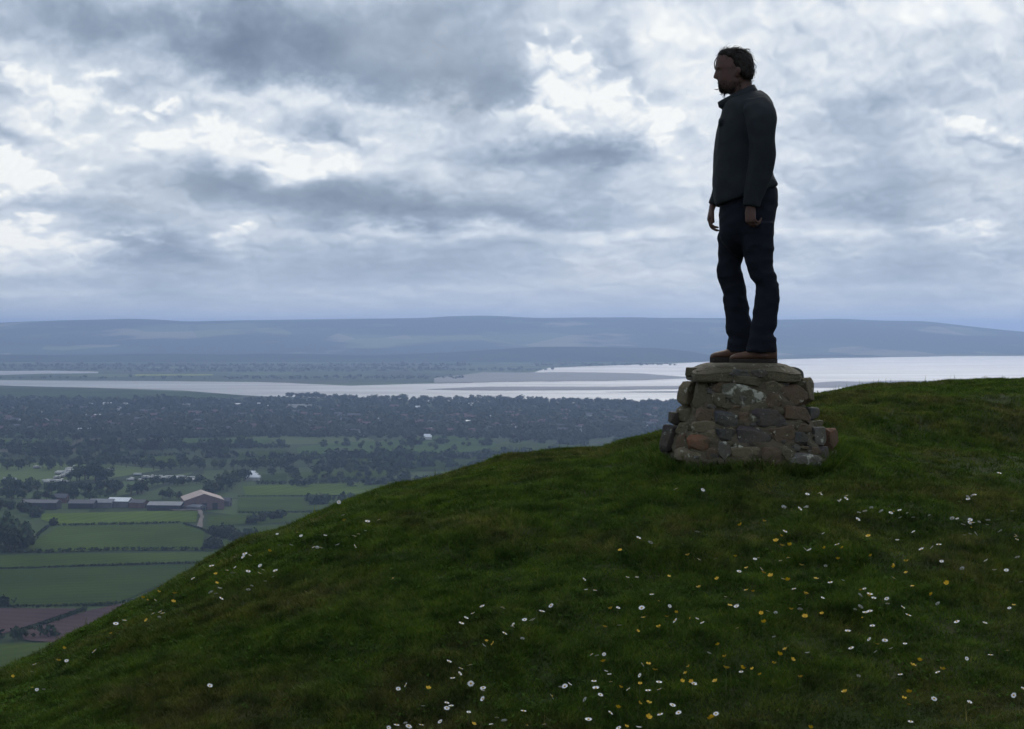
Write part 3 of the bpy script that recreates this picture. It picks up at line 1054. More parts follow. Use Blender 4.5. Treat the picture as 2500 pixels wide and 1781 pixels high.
random.seed(5)
building('barn', 494, 1240, 39, 48, 8.6, 15.0, 14, 'pink', 'pink', 'big barn with a wide pale pink gabled roof', 'barn', doors=3)
building('barn', 470, 1246, 10, 26, 3.2, 5, 60, 'grey', 'grey', 'low grey lean-to shed against the front of the pink roofed barn', 'shed', doors=2)
building('barn', 547, 1236, 8, 14, 4.5, 7.5, 80, 'grey', 'slate', 'small grey farm building beside the right end of the pink roofed barn', 'shed', doors=1)
building('shed', 407, 1245, 20, 34, 4.5, 7.2, 84, 'dark', 'grey', 'long grey roofed farm shed left of the pink roofed barn', 'shed', doors=2)
building('shed', 294, 1238, 16, 22, 5.5, 8.6, 80, 'grey', 'white', 'farm shed with a bright white roof', 'shed', doors=2)
building('shed', 250, 1239, 14, 24, 4.6, 7.6, 82, 'grey', 'grey', 'grey farm shed beside the white roofed shed', 'shed', doors=2)
building('shed', 203, 1241, 15, 26, 4.6, 7.6, 84, 'dark', 'slate', 'dark slate roofed farm shed in the middle of the row', 'shed', doors=2)
building('shed', 100, 1243, 18, 36, 6, 8.4, 86, 'dark', 'slate', 'long dark open fronted shed at the end of the farm row', 'shed', doors=4)
building('shed', 340, 1240, 12, 16, 4.6, 7.2, 70, 'brick', 'slate', 'small brick farm building with slate roof', 'shed', doors=1)
building('house', 150, 1228, 9, 14, 5, 8.5, 76, 'brick', 'slate', 'brick farmhouse among the trees behind the dark shed', 'house', doors=1, wins=4)
for i in range(3):
    building('greenhouse', 607 + i * 5.5, 1162 + i * 5.6, 7.5, 17, 3, 5.2, 82, 'white', 'white', ['white roofed shed furthest back of the three beside the tall trees', 'white roofed shed between its two white neighbours', 'white roofed shed in front of two others like it'][i], 'shed', doors=1)

# static caravans: small white boxes with rounded roofs
cw, cl, ch = 3.2, 9.5, 2.6


def caravan_meshes():
    prof = [(-cw / 2, 0.45), (cw / 2, 0.45), (cw / 2, ch * 0.86), (cw * 0.32, ch), (-cw * 0.32, ch), (-cw / 2, ch * 0.86)]
    v = [(x, -cl / 2, z) for x, z in prof] + [(x, cl / 2, z) for x, z in prof]
    n = len(prof)
    f = [tuple(range(n))[::-1], tuple(range(n, 2 * n))] + [(i, (i + 1) % n, n + (i + 1) % n, n + i) for i in range(n)]
    body = mesh_py('body', v, f, M_WALLS['white'])
    win = box_mesh('window', cw / 2 - .05, cw / 2 + .06, -3.5, 3.5, 1.3, 2.0, M_GLASS)
    win2 = box_mesh('window', -1.2, 1.2, -cl / 2 - .06, -cl / 2 + .05, 1.2, 2.0, M_GLASS)
    base = box_mesh('chassis', -1.2, 1.2, -4.2, 4.2, -0.8, 0.46, M_WALLS['dark'])
    return [('body', body), ('window', win), ('window', win2), ('chassis', base)]


CV = caravan_meshes()


def caravans(pts, n, jx, jy, label, group):
    for k in range(n):
        a, b = pts
        t = (k + random.random()) / n
        px = a[0] + (b[0] - a[0]) * t + random.uniform(-jx, jx)
        py = a[1] + (b[1] - a[1]) * t + random.uniform(-jy, jy)
        p = G(*z5(px, py))
        e = ob('caravan', None, None, label, 'caravan', group, loc=(p.x, p.y, p.z + 0.6))
        e.rotation_euler = (0, 0, math.radians(random.choice([12, 30, 62, 75, 100, 150])))
        for nm, me in CV:
            ob(nm, me, e)


caravans([(440, 375), (610, 320)], 20, 14, 24, 'white caravan in the bright cluster left of the tall tree clump', 'caravans left of the tall tree clump')
caravans([(350, 420), (530, 415)], 9, 10, 8, 'white caravan in the front row before the bright cluster', 'caravans in front of the bright cluster')
caravans([(1030, 380), (1580, 405)], 26, 14, 26, 'pale caravan in the long row right of the tall tree clump', 'caravans in the long row')
caravans([(280, 305), (300, 306)], 2, 2, 2, 'white caravan standing alone behind the bright cluster', 'caravans standing behind the bright cluster')
caravans([(880, 325), (900, 320)], 2, 4, 4, 'white caravan at the right foot of the tall tree clump', 'caravans at the foot of the tall tree clump')
caravans([(60, 400), (110, 405)], 3, 4, 3, 'white caravan among bushes at the end of the caravan field', 'caravans at the end of the field')

# the town: houses nearest to us one by one
random.seed(31)
nh = 0
while nh < 230:
    py = random.uniform(998, 1062)
    px = random.uniform(-10, 1600)
    if random.random() < 0.35:
        py = random.uniform(1020, 1050)
    if not visible(px, py) or (px > 1450 and py > 1045):
        continue
    rm, wm = random.choice([('tile', 'brick')] * 9 + [('slate', 'brick')] * 6 + [('slate', 'white'), ('tile', 'white')])
    wl = random.choice([(8, 12, 5, 8), (9, 18, 5, 8.4), (8, 26, 5, 8)])
    building('house', px, py, wl[0], wl[1], wl[2], wl[3], random.choice([80, 95, 20, 60, 88]), wm, rm,
             {'white': 'pale rendered house in the far town', 'brick': 'brick house in the far town'}[wm] + ' under a ' + {'tile': 'red tiled', 'slate': 'dark slate', 'grey': 'grey'}[rm] + ' roof',
             'house', wm + ' town houses with ' + rm + ' roof', doors=1, wins=2)
    nh += 1
for k, (px, py, w) in enumerate([(212, 992, 26), (263, 991, 20), (318, 992, 44), (445, 994, 40), (580, 993, 24), (228, 1021, 28), (735, 996, 60), (1138, 992, 34), (1145, 1036, 36), (1440, 1037, 40), (216, 1056, 36), (1478, 986, 16)]):
    lab = ['white sheeted warehouse far left in the town beside the meadow', 'white warehouse just right of the one beside the meadow', 'long pale warehouse beside the round dark wood', 'pale warehouse right of the round dark wood',
           'small white warehouse among trees near the river meadow', 'white flat works hall in front of the town wood', 'very long pale warehouse behind the river bank trees', 'white warehouse under the middle of the bank trees',
           'low white hall in the heart of the town', 'pale hall at the town edge beside the plinth', 'pale hall on the near edge of the town', 'tiny white hall below the bank trees beside the plinth'][k]
    building('warehouse', px, py, 12, w, 5, 6.6, 88, 'white', 'white' if k % 3 else 'grey', lab, 'warehouse', doors=2)
for k, (px, py) in enumerate([(1046, 1075), (1043, 1072), (1192, 1024), (1422, 1058), (1582, 1049), (885, 1068), (1245, 1048), (520, 1047), (560, 1047), (634, 992), (652, 998), (1020, 1000), (1050, 1055), (1265, 1052), (820, 1048), (928, 1031)]):
    building('house', px, py, 7, 10, 4.6, 7, 85, 'white', 'white', 'small white cottage showing as a bright spot in the vale', 'house', 'white cottages in the vale', doors=1, wins=2)

# cow in the lower meadow
# ------------------------------------------------------------------ the near hill
def build_hill():
    xs = np.concatenate([-np.geomspace(5.2, 700, 46)[::-1], np.arange(-5, 7.01, 0.085), np.geomspace(7.2, 700, 46)])
    ys = np.concatenate([-np.geomspace(1.0, 700, 34)[::-1], np.linspace(-.6, 5.6, 20), np.arange(5.8, 21, 0.085), np.geomspace(21.3, 700, 46)])
    X, Y = np.meshgrid(xs, ys)
    Z = np.maximum(hill_z(X, Y), -HE - 8)
    v = np.stack([X, Y, Z], -1).reshape(-1, 3)
    nx = len(xs)
    i = np.arange((len(ys) - 1) * (nx - 1))
    r, c = i // (nx - 1), i % (nx - 1)
    f = np.stack([r * nx + c, r * nx + c + 1, (r + 1) * nx + c + 1, (r + 1) * nx + c], 1)
    ob('hill', mesh_np('hill', v, f, M_TURF, True), kind='structure')


build_hill()

# plinth axis
DP = 11.2
PXC = 1826.0
PX0 = (PXC - 1250) / F * DP
PZT = -(886.0 - HZ) / F * DP            # height of its top


def in_plinth(x, y, grow=0.0):
    return (np.abs((x - PX0) / (0.49 + grow)) ** 2.6 + np.abs((y - DP) / (0.47 + grow)) ** 2.6) < 1


def build_grass():
    N = 1720000
    rg = np.random.default_rng(77)
    u = rg.uniform(-0.375, 0.375, N)
    px = 1250 + u * F
    yc = np.interp(px, _pu, _pc)
    y0, y1 = 6.2, yc + 1.3
    t = rg.random(N)
    # a little denser close by
    y = y0 + (y1 - y0) * t ** 1.12
    x = u * y
    keep = ~in_plinth(x, y, -0.06)
    x, y = x[keep], y[keep]
    n = len(x)
    z = hill_z(x, y)
    # tussocks: height follows patches
    hn = fbm2(x * 2.6, y * 2.6, 4, 40)
    hn2 = fbm2(x * 9.0, y * 9.0, 2, 44)
    worn = np.clip(fbm2(x * .8 + 3, y * .8, 4, 50) * 2.4 - 0.25, 0, 1)
    h = 0.019 + 0.014 * hn + 0.009 * hn2 + rg.normal(size=n) * 0.005
    h = np.clip(h, 0.007, 0.07) * (1 - 0.5 * worn)
    tall = rg.random(n) < 0.0016
    h = np.where(tall, h + rg.uniform(.02, .06, n), h)
    h = h + np.where(in_plinth(x, y, .10), rg.uniform(0, .06, n), 0)
    a = rg.random(n) * 6.283
    w = rg.uniform(0.0020, 0.0050, n) * (1 + (y - 7) * 0.05)
    w = np.where(tall, w * 0.7, w)
    lean = rg.normal(size=(n, 2)) * 0.75 + np.stack([fbm2(x * 5, y * 5, 2, 60), fbm2(x * 5, y * 5, 2, 61)], 1) * 0.5
    lean[tall] *= 0.3
    dx, dy = np.cos(a) * w, np.sin(a) * w
    V = np.empty((n, 3, 3), np.float32)
    V[:, 0] = np.stack([x - dx, y - dy, z - 0.006], 1)
    V[:, 1] = np.stack([x + dx, y + dy, z - 0.006], 1)
    V[:, 2] = np.stack([x + lean[:, 0] * h, y + lean[:, 1] * h, z + h], 1)
    f = np.arange(3 * n).reshape(n, 3)
    me = mesh_np('grass', V.reshape(-1, 3), f, M_GRASS)
    ob('grass', me, None, 'short green turf covering the near hill', 'grass', kind='stuff')


build_grass()


def build_weeds():
    """clover and plantain leaves lying in the turf"""
    rg = np.random.default_rng(12)
    N = 33000
    u = rg.uniform(-0.37, 0.37, N)
    yc = np.interp(1250 + u * F, _pu, _pc)
    y = 6.3 + (yc + .4 - 6.3) * rg.random(N)
    x = u * y
    patch = fbm2(x * 1.7 + 20, y * 1.7, 3, 70)
    keep = (patch > rg.uniform(-.35, .55, N)) & ~in_plinth(x, y, 0)
    x, y = x[keep], y[keep]
    n = len(x)
    z = hill_z(x, y) + rg.uniform(.012, .030, n)
    V, Fs = [], []
    k = 3
    a0 = rg.random(n) * 6.283
    r = rg.uniform(.006, .014, n)
    for j in range(k):
        a = a0 + j * 2.094 + rg.normal(size=n) * .2
        cx, cy = np.cos(a), np.sin(a)
        tilt = rg.normal(size=n) * .35
        p0 = np.stack([x, y, z], 1)
        p1 = p0 + np.stack([cx * r * .6 - cy * r * .45, cy * r * .6 + cx * r * .45, tilt * r * .6], 1)
        p2 = p0 + np.stack([cx * r * 1.15, cy * r * 1.15, tilt * r], 1)
        p3 = p0 + np.stack([cx * r * .6 + cy * r * .45, cy * r * .6 - cx * r * .45, tilt * r * .6], 1)
        V.append(np.stack([p0, p1, p2, p3], 1).reshape(-1, 3))
    V = np.concatenate(V)
    f = np.arange(len(V)).reshape(-1, 4)
    m = principled('clover_leaf', (.055, .105, .018), 1.0, 0.0, (.030, .065, .012), 8)
    ob('clover', mesh_np('clover', V, f, m), None, 'low clover leaves mixed into the turf of the near hill', 'clover', kind='stuff')


build_weeds()

# ------------------------------------------------------------------ flowers
M_PETAL = principled('daisy_petal', (.80, .80, .78), 0.6, 0.3, (.70, .68, .70), 60)
M_DISC = principled('daisy_disc', (.65, .42, .04), 0.8, 0.2, (.5, .3, .03), 200)
M_STEM = principled('flower_stem', (.05, .09, .02), 0.7, 0.2, (.07, .09, .03), 40)
M_BUTTER = principled('buttercup_petal', (.72, .46, .015), 0.35, 0.5, (.62, .36, .01), 50)


def petal_mesh(name, n, r0, r1, w, lift, cup, mat, rg):
    v, f = [], []
    for k in range(n):
        a = 6.2832 * k / n + rg.uniform(-.06, .06)
        rr = r1 * rg.uniform(.9, 1.06)
        c, s = math.cos(a), math.sin(a)
        b = len(v)
        for (r, ww, zz_) in ((r0, w * .45, 0), (r0 + (rr - r0) * .55, w, cup * .5), (rr, w * .5, cup)):
            for sg in (-1, 1):
                v.append((c * r - s * ww * sg, s * r + c * ww * sg, lift + zz_))
        f += [(b, b + 1, b + 3, b + 2), (b + 2, b + 3, b + 5, b + 4)]
    return mesh_py(name, v, f, mat)


def dome_mesh(name, r, h, z0, mat, n=8):
    v = [(0, 0, z0 + h)]
    for (rr, zz_) in ((r * .65, z0 + h * .8), (r, z0 + h * .2), (r * .7, z0 - h * .3)):
        for k in range(n):
            v.append((rr * math.cos(6.2832 * k / n), rr * math.sin(6.2832 * k / n), zz_))
    f = [(0, 1 + k, 1 + (k + 1) % n) for k in range(n)]
    for j in range(2):
        for k in range(n):
            f.append((1 + j * n + k, 1 + (j + 1) * n + k, 1 + (j + 1) * n + (k + 1) % n, 1 + j * n + (k + 1) % n))
    return mesh_py(name, v, f, mat, True)


def stem_mesh(L, bend, mat):
    v, f = [], []
    for j in range(4):
        t = j / 3
        for k in range(4):
            a = 1.5708 * k
            v.append((bend * (t * t - 1) + .0011 * math.cos(a), .0011 * math.sin(a), -L + L * t))
    for j in range(3):
        for k in range(4):
            f.append((j * 4 + k, j * 4 + (k + 1) % 4, (j + 1) * 4 + (k + 1) % 4, (j + 1) * 4 + k))
    return mesh_py('stem', v, f, mat)


_rg = random.Random(4)
DAISY = [(petal_mesh('petals', 17, .003, .0112, .0019, 0.0, .0018 * i, M_PETAL, _rg), dome_mesh('disc', .0040, .0030, .0005, M_DISC)) for i in range(3)]
DSTEM = [stem_mesh(.075, b, M_STEM) for b in (.004, .014, -.01)]
BUTTER = [(petal_mesh('petals', 5, .001, .0115, .0062, 0.0, c, M_BUTTER, _rg), dome_mesh('disc', .0032, .003, .001, M_DISC)) for c in (.005, .008, .0095)]
BSTEM = [stem_mesh(.125, b, M_STEM) for b in (.006, .02, -.016)]


def pairs(s):
    a = [int(t) for t in s.replace(',', ' ').split()]
    return list(zip(a[0::2], a[1::2]))


# where flowers stand, read off the photograph in two enlarged views
W7 = pairs('''1275,14 1335,14 1421,45 1455,36 1163,77 1240,82 1276,77 2020,37 2050,21 1514,103 1542,92 1572,84 1618,98 1662,105 1703,94 1738,104 1706,124 1766,125
1508,134 1840,114 1946,127 1970,128 1998,156 2027,149 2040,147 2030,136 2072,142 2110,157 2035,170 2056,199 2003,205 2030,200 2170,188 2239,211 2247,225 2225,94 1768,191 1692,229
1885,248 1853,263 1804,274 1898,325 2249,306 2104,324 2142,366 2198,370 1993,359 2265,422 1349,198 1172,187 1413,248 1265,272 1285,275 1186,311 1150,323 1048,311 1032,317 771,316
850,315 959,374 1061,361 1163,408 1360,347 1441,416 1381,422 1213,456 1346,499 1675,403 1540,455 1565,477 1520,485 1583,497 1643,501 1647,523 1497,549 1521,538 1545,565 1565,558
1530,587 1718,539 1743,580 1577,627 1968,608 2098,615 2212,541 1880,522 895,492 950,527 946,538 1240,531 1241,548 1091,558 1128,565 1463,651 1561,688 1635,694 1728,709 1664,730
1591,748 1478,730 1120,681 950,638 763,594 787,612 731,591 661,600 637,536 553,478 585,511 507,543 397,544 403,623 441,400 485,402 249,460 290,460 240,411 86,530 43,560 5,598
548,237 491,218 765,189 332,758 299,766 274,757 510,809 341,838 357,852 285,882 363,888 294,915 150,907 130,911 172,900 90,953 242,968 315,949 445,919 587,886 589,923 536,929
498,856 819,754 1275,753 968,839 748,900 1513,859 1706,852 1880,843 2014,781 2125,764 2203,742 2275,917 2233,951 2027,983 1863,964 1754,1072 650,993 592,1034 678,1033 851,1038
361,1029 260,1062 54,1083 400,1101 493,1098''')
Y7 = pairs('''964,160 1074,141 1154,210 1130,234 1157,257 1194,253 1355,268 1437,266 1417,317 1558,211 1569,301 942,307 1248,345 992,359 1072,379 1105,397 1183,415 1733,328 1680,350
1733,382 1763,444 1922,429 1850,480 1560,490 1522,460 1315,407 1267,482 1023,467 992,462 772,448 857,412 633,396 407,277 363,548 335,631 515,590 587,634 622,585 667,566 487,655
915,532 1060,570 1074,611 1200,552 1264,584 1343,571 2232,532 861,719 891,774 899,828 973,825 1021,831 1055,854 1146,763 1173,740 1205,784 1120,803 1244,865 849,889 725,818
711,849 737,887 693,889 567,833 499,898 409,912 497,988 539,988 397,1007 537,1056 820,1060 833,1052 436,1100 1290,1101 1450,940 1600,715 1763,815 1797,790 1903,832 1747,935
1722,968 1746,990 328,795 537,805 720,299''')
W8 = pairs('''1451,47 1469,104 1574,132 1621,123 1565,172 1513,192 1522,195 1535,184 1393,192 1342,240 1358,242 1372,242 1446,232 1521,235 1187,184 1272,176 1289,192 1195,232 1247,231
1048,268 1070,276 1042,282 1005,283 906,320 1006,325 971,340 996,349 1063,344 1114,321 1126,337 1110,352 1180,342 1168,369 1135,388 1078,407 1063,423 941,418 903,435 923,438
948,459 827,375 632,466 664,467 645,510 655,523 686,517 697,523 682,542 534,552 496,568 403,685 285,727 148,742 137,774 138,841 158,853 188,849 898,834 1682,376 2065,495 2152,500
2024,525 1995,546 1976,568 2246,552 2275,552 2198,572 2195,583 2160,609 2237,638 2072,663 1922,736 2014,748 1973,761 1968,785 1938,800 2016,829 2068,845 2065,858 2068,893 1738,833
1705,848 1812,926 1913,907 1913,930 1932,925 2007,948 2127,969 2158,988 2257,1003 2103,1003 1885,990 1736,995 1698,1001 1804,1006 1750,1006 1664,1018 2242,945''')
Y8 = pairs('1474,127 1153,258 924,357 928,393 748,440 742,475 679,433 612,458 627,553 475,610 275,675 250,727 55,795 2083,650 2111,658 1834,847 2028,1005')
z7 = zz((1300, 1200), 1.9)
random.seed(3)


def flower(name, px, py, heads, stems, L, label, group, size=1.0):
    base = hill_hit(px, py, L)
    e = ob(name, None, None, label, 'flower', group, loc=(base.x, base.y, base.z))
    e.rotation_euler = (0, 0, random.random() * 6.28)
    pt, ds = random.choice(heads)
    tilt = (random.gauss(0, .38), random.gauss(0, .38), random.random() * 6.28)
    s = size * random.uniform(.68, 1.15)
    for nm, me in (('petals', pt), ('disc', ds)):
        o = ob(nm, me, e, loc=(0, 0, L))
        o.rotation_euler = tilt
        o.scale = (s, s, s)
    ob('stem', random.choice(stems), e, loc=(0, 0, L))


WF = [(1505, 1090), (1565, 1093), (1825, 1100), (1870, 1115), (1885, 1105), (2155, 1108), (2165, 1105), (2225, 1055), (1745, 1131), (1795, 1131), (1990, 1140), (2120, 1155), (2200, 1160), (1912, 1143), (1940, 1133), (2262, 1195)]
zf_full = zz((0, 0), 0.912)
for zf, lst in ((z7, W7), (z8, W8), (zf_full, WF)):
    for (a, b) in lst:
        px, py = zf(a, b)
        flower('daisy', px, py, DAISY, DSTEM, random.uniform(.032, .055), 'small white daisy with yellow centre growing in the turf', 'daisies in the turf', 1.14)
for zf, lst in ((z7, Y7), (z8, Y8)):
    for (a, b) in lst:
        px, py = zf(a, b)
        flower('buttercup', px, py, BUTTER, BSTEM, random.uniform(.045, .085), 'yellow buttercup on a thin stem in the turf', 'buttercups in the turf', 1.02)


# ------------------------------------------------------------------ the stone plinth
def mat_stone(name, a, b, lichen=0.0, rough=0.85):
    m = bpy.data.materials.new(name)
    m.use_nodes = True
    T = NT(m.node_tree)
    bs = m.node_tree.nodes['Principled BSDF']
    tc = T.new('ShaderNodeTexCoord').outputs['Object']
    oi = T.new('ShaderNodeObjectInfo')
    vec = T.vm('ADD', tc, T.vm('SCALE', oi.outputs['Location'], 7.0))
    n = T.noise(vec, 9, 6, 0.62, 0.4).outputs[0]
    fine = T.noise(vec, 70, 5, 0.65).outputs[0]
    c = T.mix(T.m('MULTIPLY_ADD', T.m('SUBTRACT', n, 0.5), 3.0, 0.5, clamp=True), a, b)
    c = T.mix(T.m('MULTIPLY', fine, 0.75), c, tuple(x * 0.35 for x in a))
    moss = T.noise(tc, 5, 4, 0.6).outputs[0]
    c = T.mix(T.m('MULTIPLY_ADD', T.m('SUBTRACT', moss, 0.5), 2.4, 0.15, clamp=True), c, (.098, .086, .052))
    if lichen:
        ln = T.noise(vec, 16, 5, 0.7).outputs[0]
        lf = T.m('MULTIPLY_ADD', T.m('SUBTRACT', ln, 0.64 - 0.12 * lichen), 14.0, 0.0, clamp=True)
        c = T.mix(lf, c, (.36, .36, .29))
    T.l.new(c, bs.inputs['Base Color'])
    bs.inputs['Roughness'].default_value = rough
    bs.inputs['Specular IOR Level'].default_value = 0.25
    bp = T.new('ShaderNodeBump')
    bp.inputs['Strength'].default_value = 0.9
    bp.inputs['Distance'].default_value = 0.022
    T.l.new(T.m('MULTIPLY_ADD', fine, 0.4, n), bp.inputs['Height'])
    T.l.new(bp.outputs[0], bs.inputs['Normal'])
    return m


ST = {'tan': mat_stone('stone_tan', (.23, .185, .115), (.16, .13, .085), .35), 'olive': mat_stone('stone_olive', (.14, .118, .072), (.10, .085, .055), .3),
      'slate': mat_stone('stone_slate', (.075, .078, .086), (.055, .056, .060), .2, .7), 'purple': mat_stone('stone_purple', (.080, .066, .070), (.058, .050, .052), .25, .75),
      'red': mat_stone('stone_red', (.24, .105, .058), (.15, .08, .05), .25), 'brown': mat_stone('stone_brown', (.17, .105, .068), (.10, .066, .046), .2),
      'grey': mat_stone('stone_grey', (.16, .15, .135), (.11, .105, .10), .6), 'lichen': mat_stone('stone_lichened', (.13, .125, .09), (.10, .10, .07), 1.1)}
M_MORTAR = mat_stone('mortar', (.135, .112, .075), (.085, .070, .048), 0.35, 0.95)


def stone_mesh(w, h, d, seed, p=3.6, cuts=7, lump=0.05, knock=7):
    """rough squared stone: a block with its corners knocked off by flat breaks and an uneven face"""
    rs = random.Random(seed)
    bm = bmesh.new()
    bmesh.ops.create_cube(bm, size=2.0)
    bmesh.ops.subdivide_edges(bm, edges=bm.edges[:], cuts=cuts, use_grid_fill=True)
    o = Vector((rs.random() * 50, rs.random() * 50, rs.random() * 50))
    planes = []
    for _ in range(knock):
        a = rs.uniform(0, 6.283)
        n = Vector((math.cos(a), rs.uniform(-.9, .25), math.sin(a))).normalized()
        sup = abs(n.x) + abs(n.y) + abs(n.z)
        planes.append((n, sup * rs.uniform(.58, .80)))
    for v in bm.verts:
        c = v.co.copy()
        n = (abs(c.x) ** 9 + abs(c.y) ** 9 + abs(c.z) ** 9) ** (1 / 9)
        q = c / n
        for (pn, pd) in planes:
            t = q.dot(pn) - pd
            if t > 0:
                q = q - pn * t
        nz = mnoise.noise(q * 1.1 + o) * lump * 1.6 + mnoise.noise(q * 2.7 + o) * lump + mnoise.noise(q * 6.0 + o) * lump * .35
        q = q * (1 + nz)
        v.co = Vector((q.x * w / 2, q.y * d / 2, q.z * h / 2))
    me = bpy.data.meshes.new('stone')
    bm.to_mesh(me)
    bm.free()
    for pl in me.polygons:
        pl.use_smooth = True
    me.set_sharp_from_angle(angle=math.radians(24))
    return me


# left and right outline of the plinth from the enlarged view (scale 4.222, origin 1560, 840)
ZS = 4.222 * F / DP
Z3C = (PXC - 1560) * 4.222


def z3x(zx):
    return (zx - Z3C) / ZS


def z3z(zy):
    return -(840 + zy / 4.222 - HZ) / F * DP


def taper(zy):
    return np.interp(zy, [200, 400, 700, 950], [.945, .95, .985, 1.02])


def half_w(zy):
    l = np.interp(zy, [185, 300, 400, 550, 650, 850, 1000, 1150, 1300], [520, 490, 480, 445, 420, 345, 285, 230, 205])
    r = np.interp(zy, [185, 300, 400, 550, 650, 850, 1000, 1150, 1300], [1620, 1660, 1685, 1735, 1765, 1835, 1905, 1970, 1995])
    return (r - l) / 2 / ZS * taper(zy) - .036, ((r + l) / 2 - Z3C) / ZS


plinth = ob('stone_plinth', None, None, 'squat tapering plinth of mortared rough stones on the hilltop under the standing person', 'plinth', loc=(PX0, DP, PZT))


def build_core():
    v, f = [], []
    n = 110
    rows = [(205, .80), (225, .93)] + [(y, .95) for y in range(255, 1401, 28)]
    for j, (zy, k) in enumerate(rows):
        hw, cx = half_w(zy)
        hw = hw * min(1.0, k + .04) + .003
        for i in range(n):
            a = 6.2832 * i / n
            c, s = math.cos(a), math.sin(a)
            r = (abs(c) ** 3 + abs(s) ** 3) ** (-1 / 3) * hw
            r *= 1 + 0.06 * mnoise.noise(Vector((c * 5, s * 5, zy * .016))) + .03 * mnoise.noise(Vector((c * 11, s * 11, zy * .04)))
            v.append((cx + c * r, s * r, z3z(zy) - PZT))
    for j in range(len(rows) - 1):
        for i in range(n):
            f.append((j * n + i, (j + 1) * n + i, (j + 1) * n + (i + 1) % n, j * n + (i + 1) % n))
    f.append(tuple(range(n)))
    f.append(tuple(range((len(rows) - 1) * n, len(rows) * n))[::-1])
    return mesh_py('mortar', v, f, M_MORTAR, True)


ob('mortar_core', build_core(), plinth)


def surf(dx, zy):
    """y of the plinth's front face at lateral offset dx"""
    hw, cx = half_w(zy)
    t = min(abs(dx - cx) / hw, 0.985)
    return -hw * (1 - t ** 3) ** (1 / 3), t * (1 if dx > cx else -1)


stones = [  # x0 x1 y0 y1 colour (enlarged view)
    (450, 590, 235, 345, 'olive'), (560, 850, 245, 350, 'olive'), (830, 1110, 262, 340, 'slate'), (1090, 1270, 262, 345, 'purple'), (1240, 1490, 270, 385, 'brown'), (1480, 1718, 252, 398, 'slate'),
    (362, 500, 395, 640, 'tan'), (495, 700, 375, 640, 'olive'), (690, 830, 400, 520, 'brown'), (800, 1235, 420, 640, 'lichen'), (700, 850, 500, 640, 'olive'), (1235, 1410, 380, 500, 'olive'), (1230, 1400, 490, 650, 'brown'), (1400, 1700, 420, 645, 'brown'), (1680, 1800, 365, 620, 'tan'),
    (880, 1230, 335, 425, 'olive'), (560, 900, 345, 405, 'brown'), (1400, 1690, 385, 440, 'olive'),
    (285, 380, 680, 830, 'purple'), (350, 560, 645, 810, 'olive'), (545, 740, 660, 790, 'brown'), (725, 960, 670, 835, 'slate'), (955, 1085, 690, 830, 'brown'), (1080, 1400, 665, 835, 'purple'), (1400, 1690, 640, 800, 'brown'), (1670, 1835, 650, 775, 'slate'),
    (225, 370, 845, 1105, 'purple'), (515, 745, 775, 890, 'tan'), (360, 530, 800, 930, 'olive'), (355, 500, 905, 1075, 'brown'), (480, 705, 900, 1070, 'red'), (735, 960, 830, 985, 'slate'), (940, 1250, 835, 1030, 'purple'), (1240, 1490, 830, 1010, 'brown'), (1475, 1625, 880, 1040, 'slate'),
    (1655, 1865, 790, 880, 'olive'), (1650, 1860, 850, 1050, 'grey'), (1860, 1975, 870, 1095, 'red'), (1480, 1660, 790, 890, 'brown'),
    (345, 645, 1050, 1170, 'tan'), (640, 760, 1040, 1150, 'brown'), (745, 860, 975, 1150, 'grey'), (850, 1155, 1020, 1150, 'tan'), (1145, 1335, 1030, 1200, 'brown'), (1330, 1470, 1020, 1150, 'olive'), (1420, 1735, 1085, 1225, 'grey'), (1620, 1740, 1030, 1110, 'brown'), (1725, 1880, 1040, 1225, 'purple'), (1865, 2035, 1080, 1250, 'tan'),
]
for i, (x0, x1, y0, y1, c) in enumerate(stones):
    cx, cy = (x0 + x1) / 2, (y0 + y1) / 2
    dx = z3x(cx) * taper(cy)
    sy, t = surf(dx, cy)
    if abs(t) > .8:
        dx -= math.copysign(.016, t)
    w, h = taper(cy) * (x1 - x0) / ZS * 1.10, (y1 - y0) / ZS * 1.10
    dpt = min(0.20, max(0.11, 0.8 * min(w, h) + .03))
    me = stone_mesh(w, h, dpt, i, 4.2 if c in ('slate', 'purple') else 3.4)
    me.materials.append(ST[c])
    o = ob('stone', me, plinth)
    o.location = (dx, sy + dpt * random.uniform(.26, .48), z3z(cy) - PZT)
    yaw = math.copysign(abs(t) ** 3.0, t) * 0.75
    o.rotation_euler = (random.uniform(-.05, .02) - 0.08, random.uniform(-.13, .13) + (.22 if i == 26 else 0), yaw)
# small wedges packed into the joints of the front
for i in range(70):
    zy = random.uniform(300, 1180)
    hw, cx = half_w(zy)
    dx = cx + hw * random.uniform(-.93, .93)
    sy, t = surf(dx, zy)
    w = random.uniform(.025, .06)
    me = stone_mesh(w, w * random.uniform(.5, .9), .05, 500 + i, cuts=4)
    me.materials.append(ST[random.choice(['tan', 'olive', 'brown', 'slate', 'grey'])])
    o = ob('stone', me, plinth)
    o.location = (dx, sy + .012, z3z(zy) - PZT)
    o.rotation_euler = (random.uniform(-.2, .2), random.uniform(-.4, .4), math.copysign(abs(t) ** 3.0, t) * 0.75)
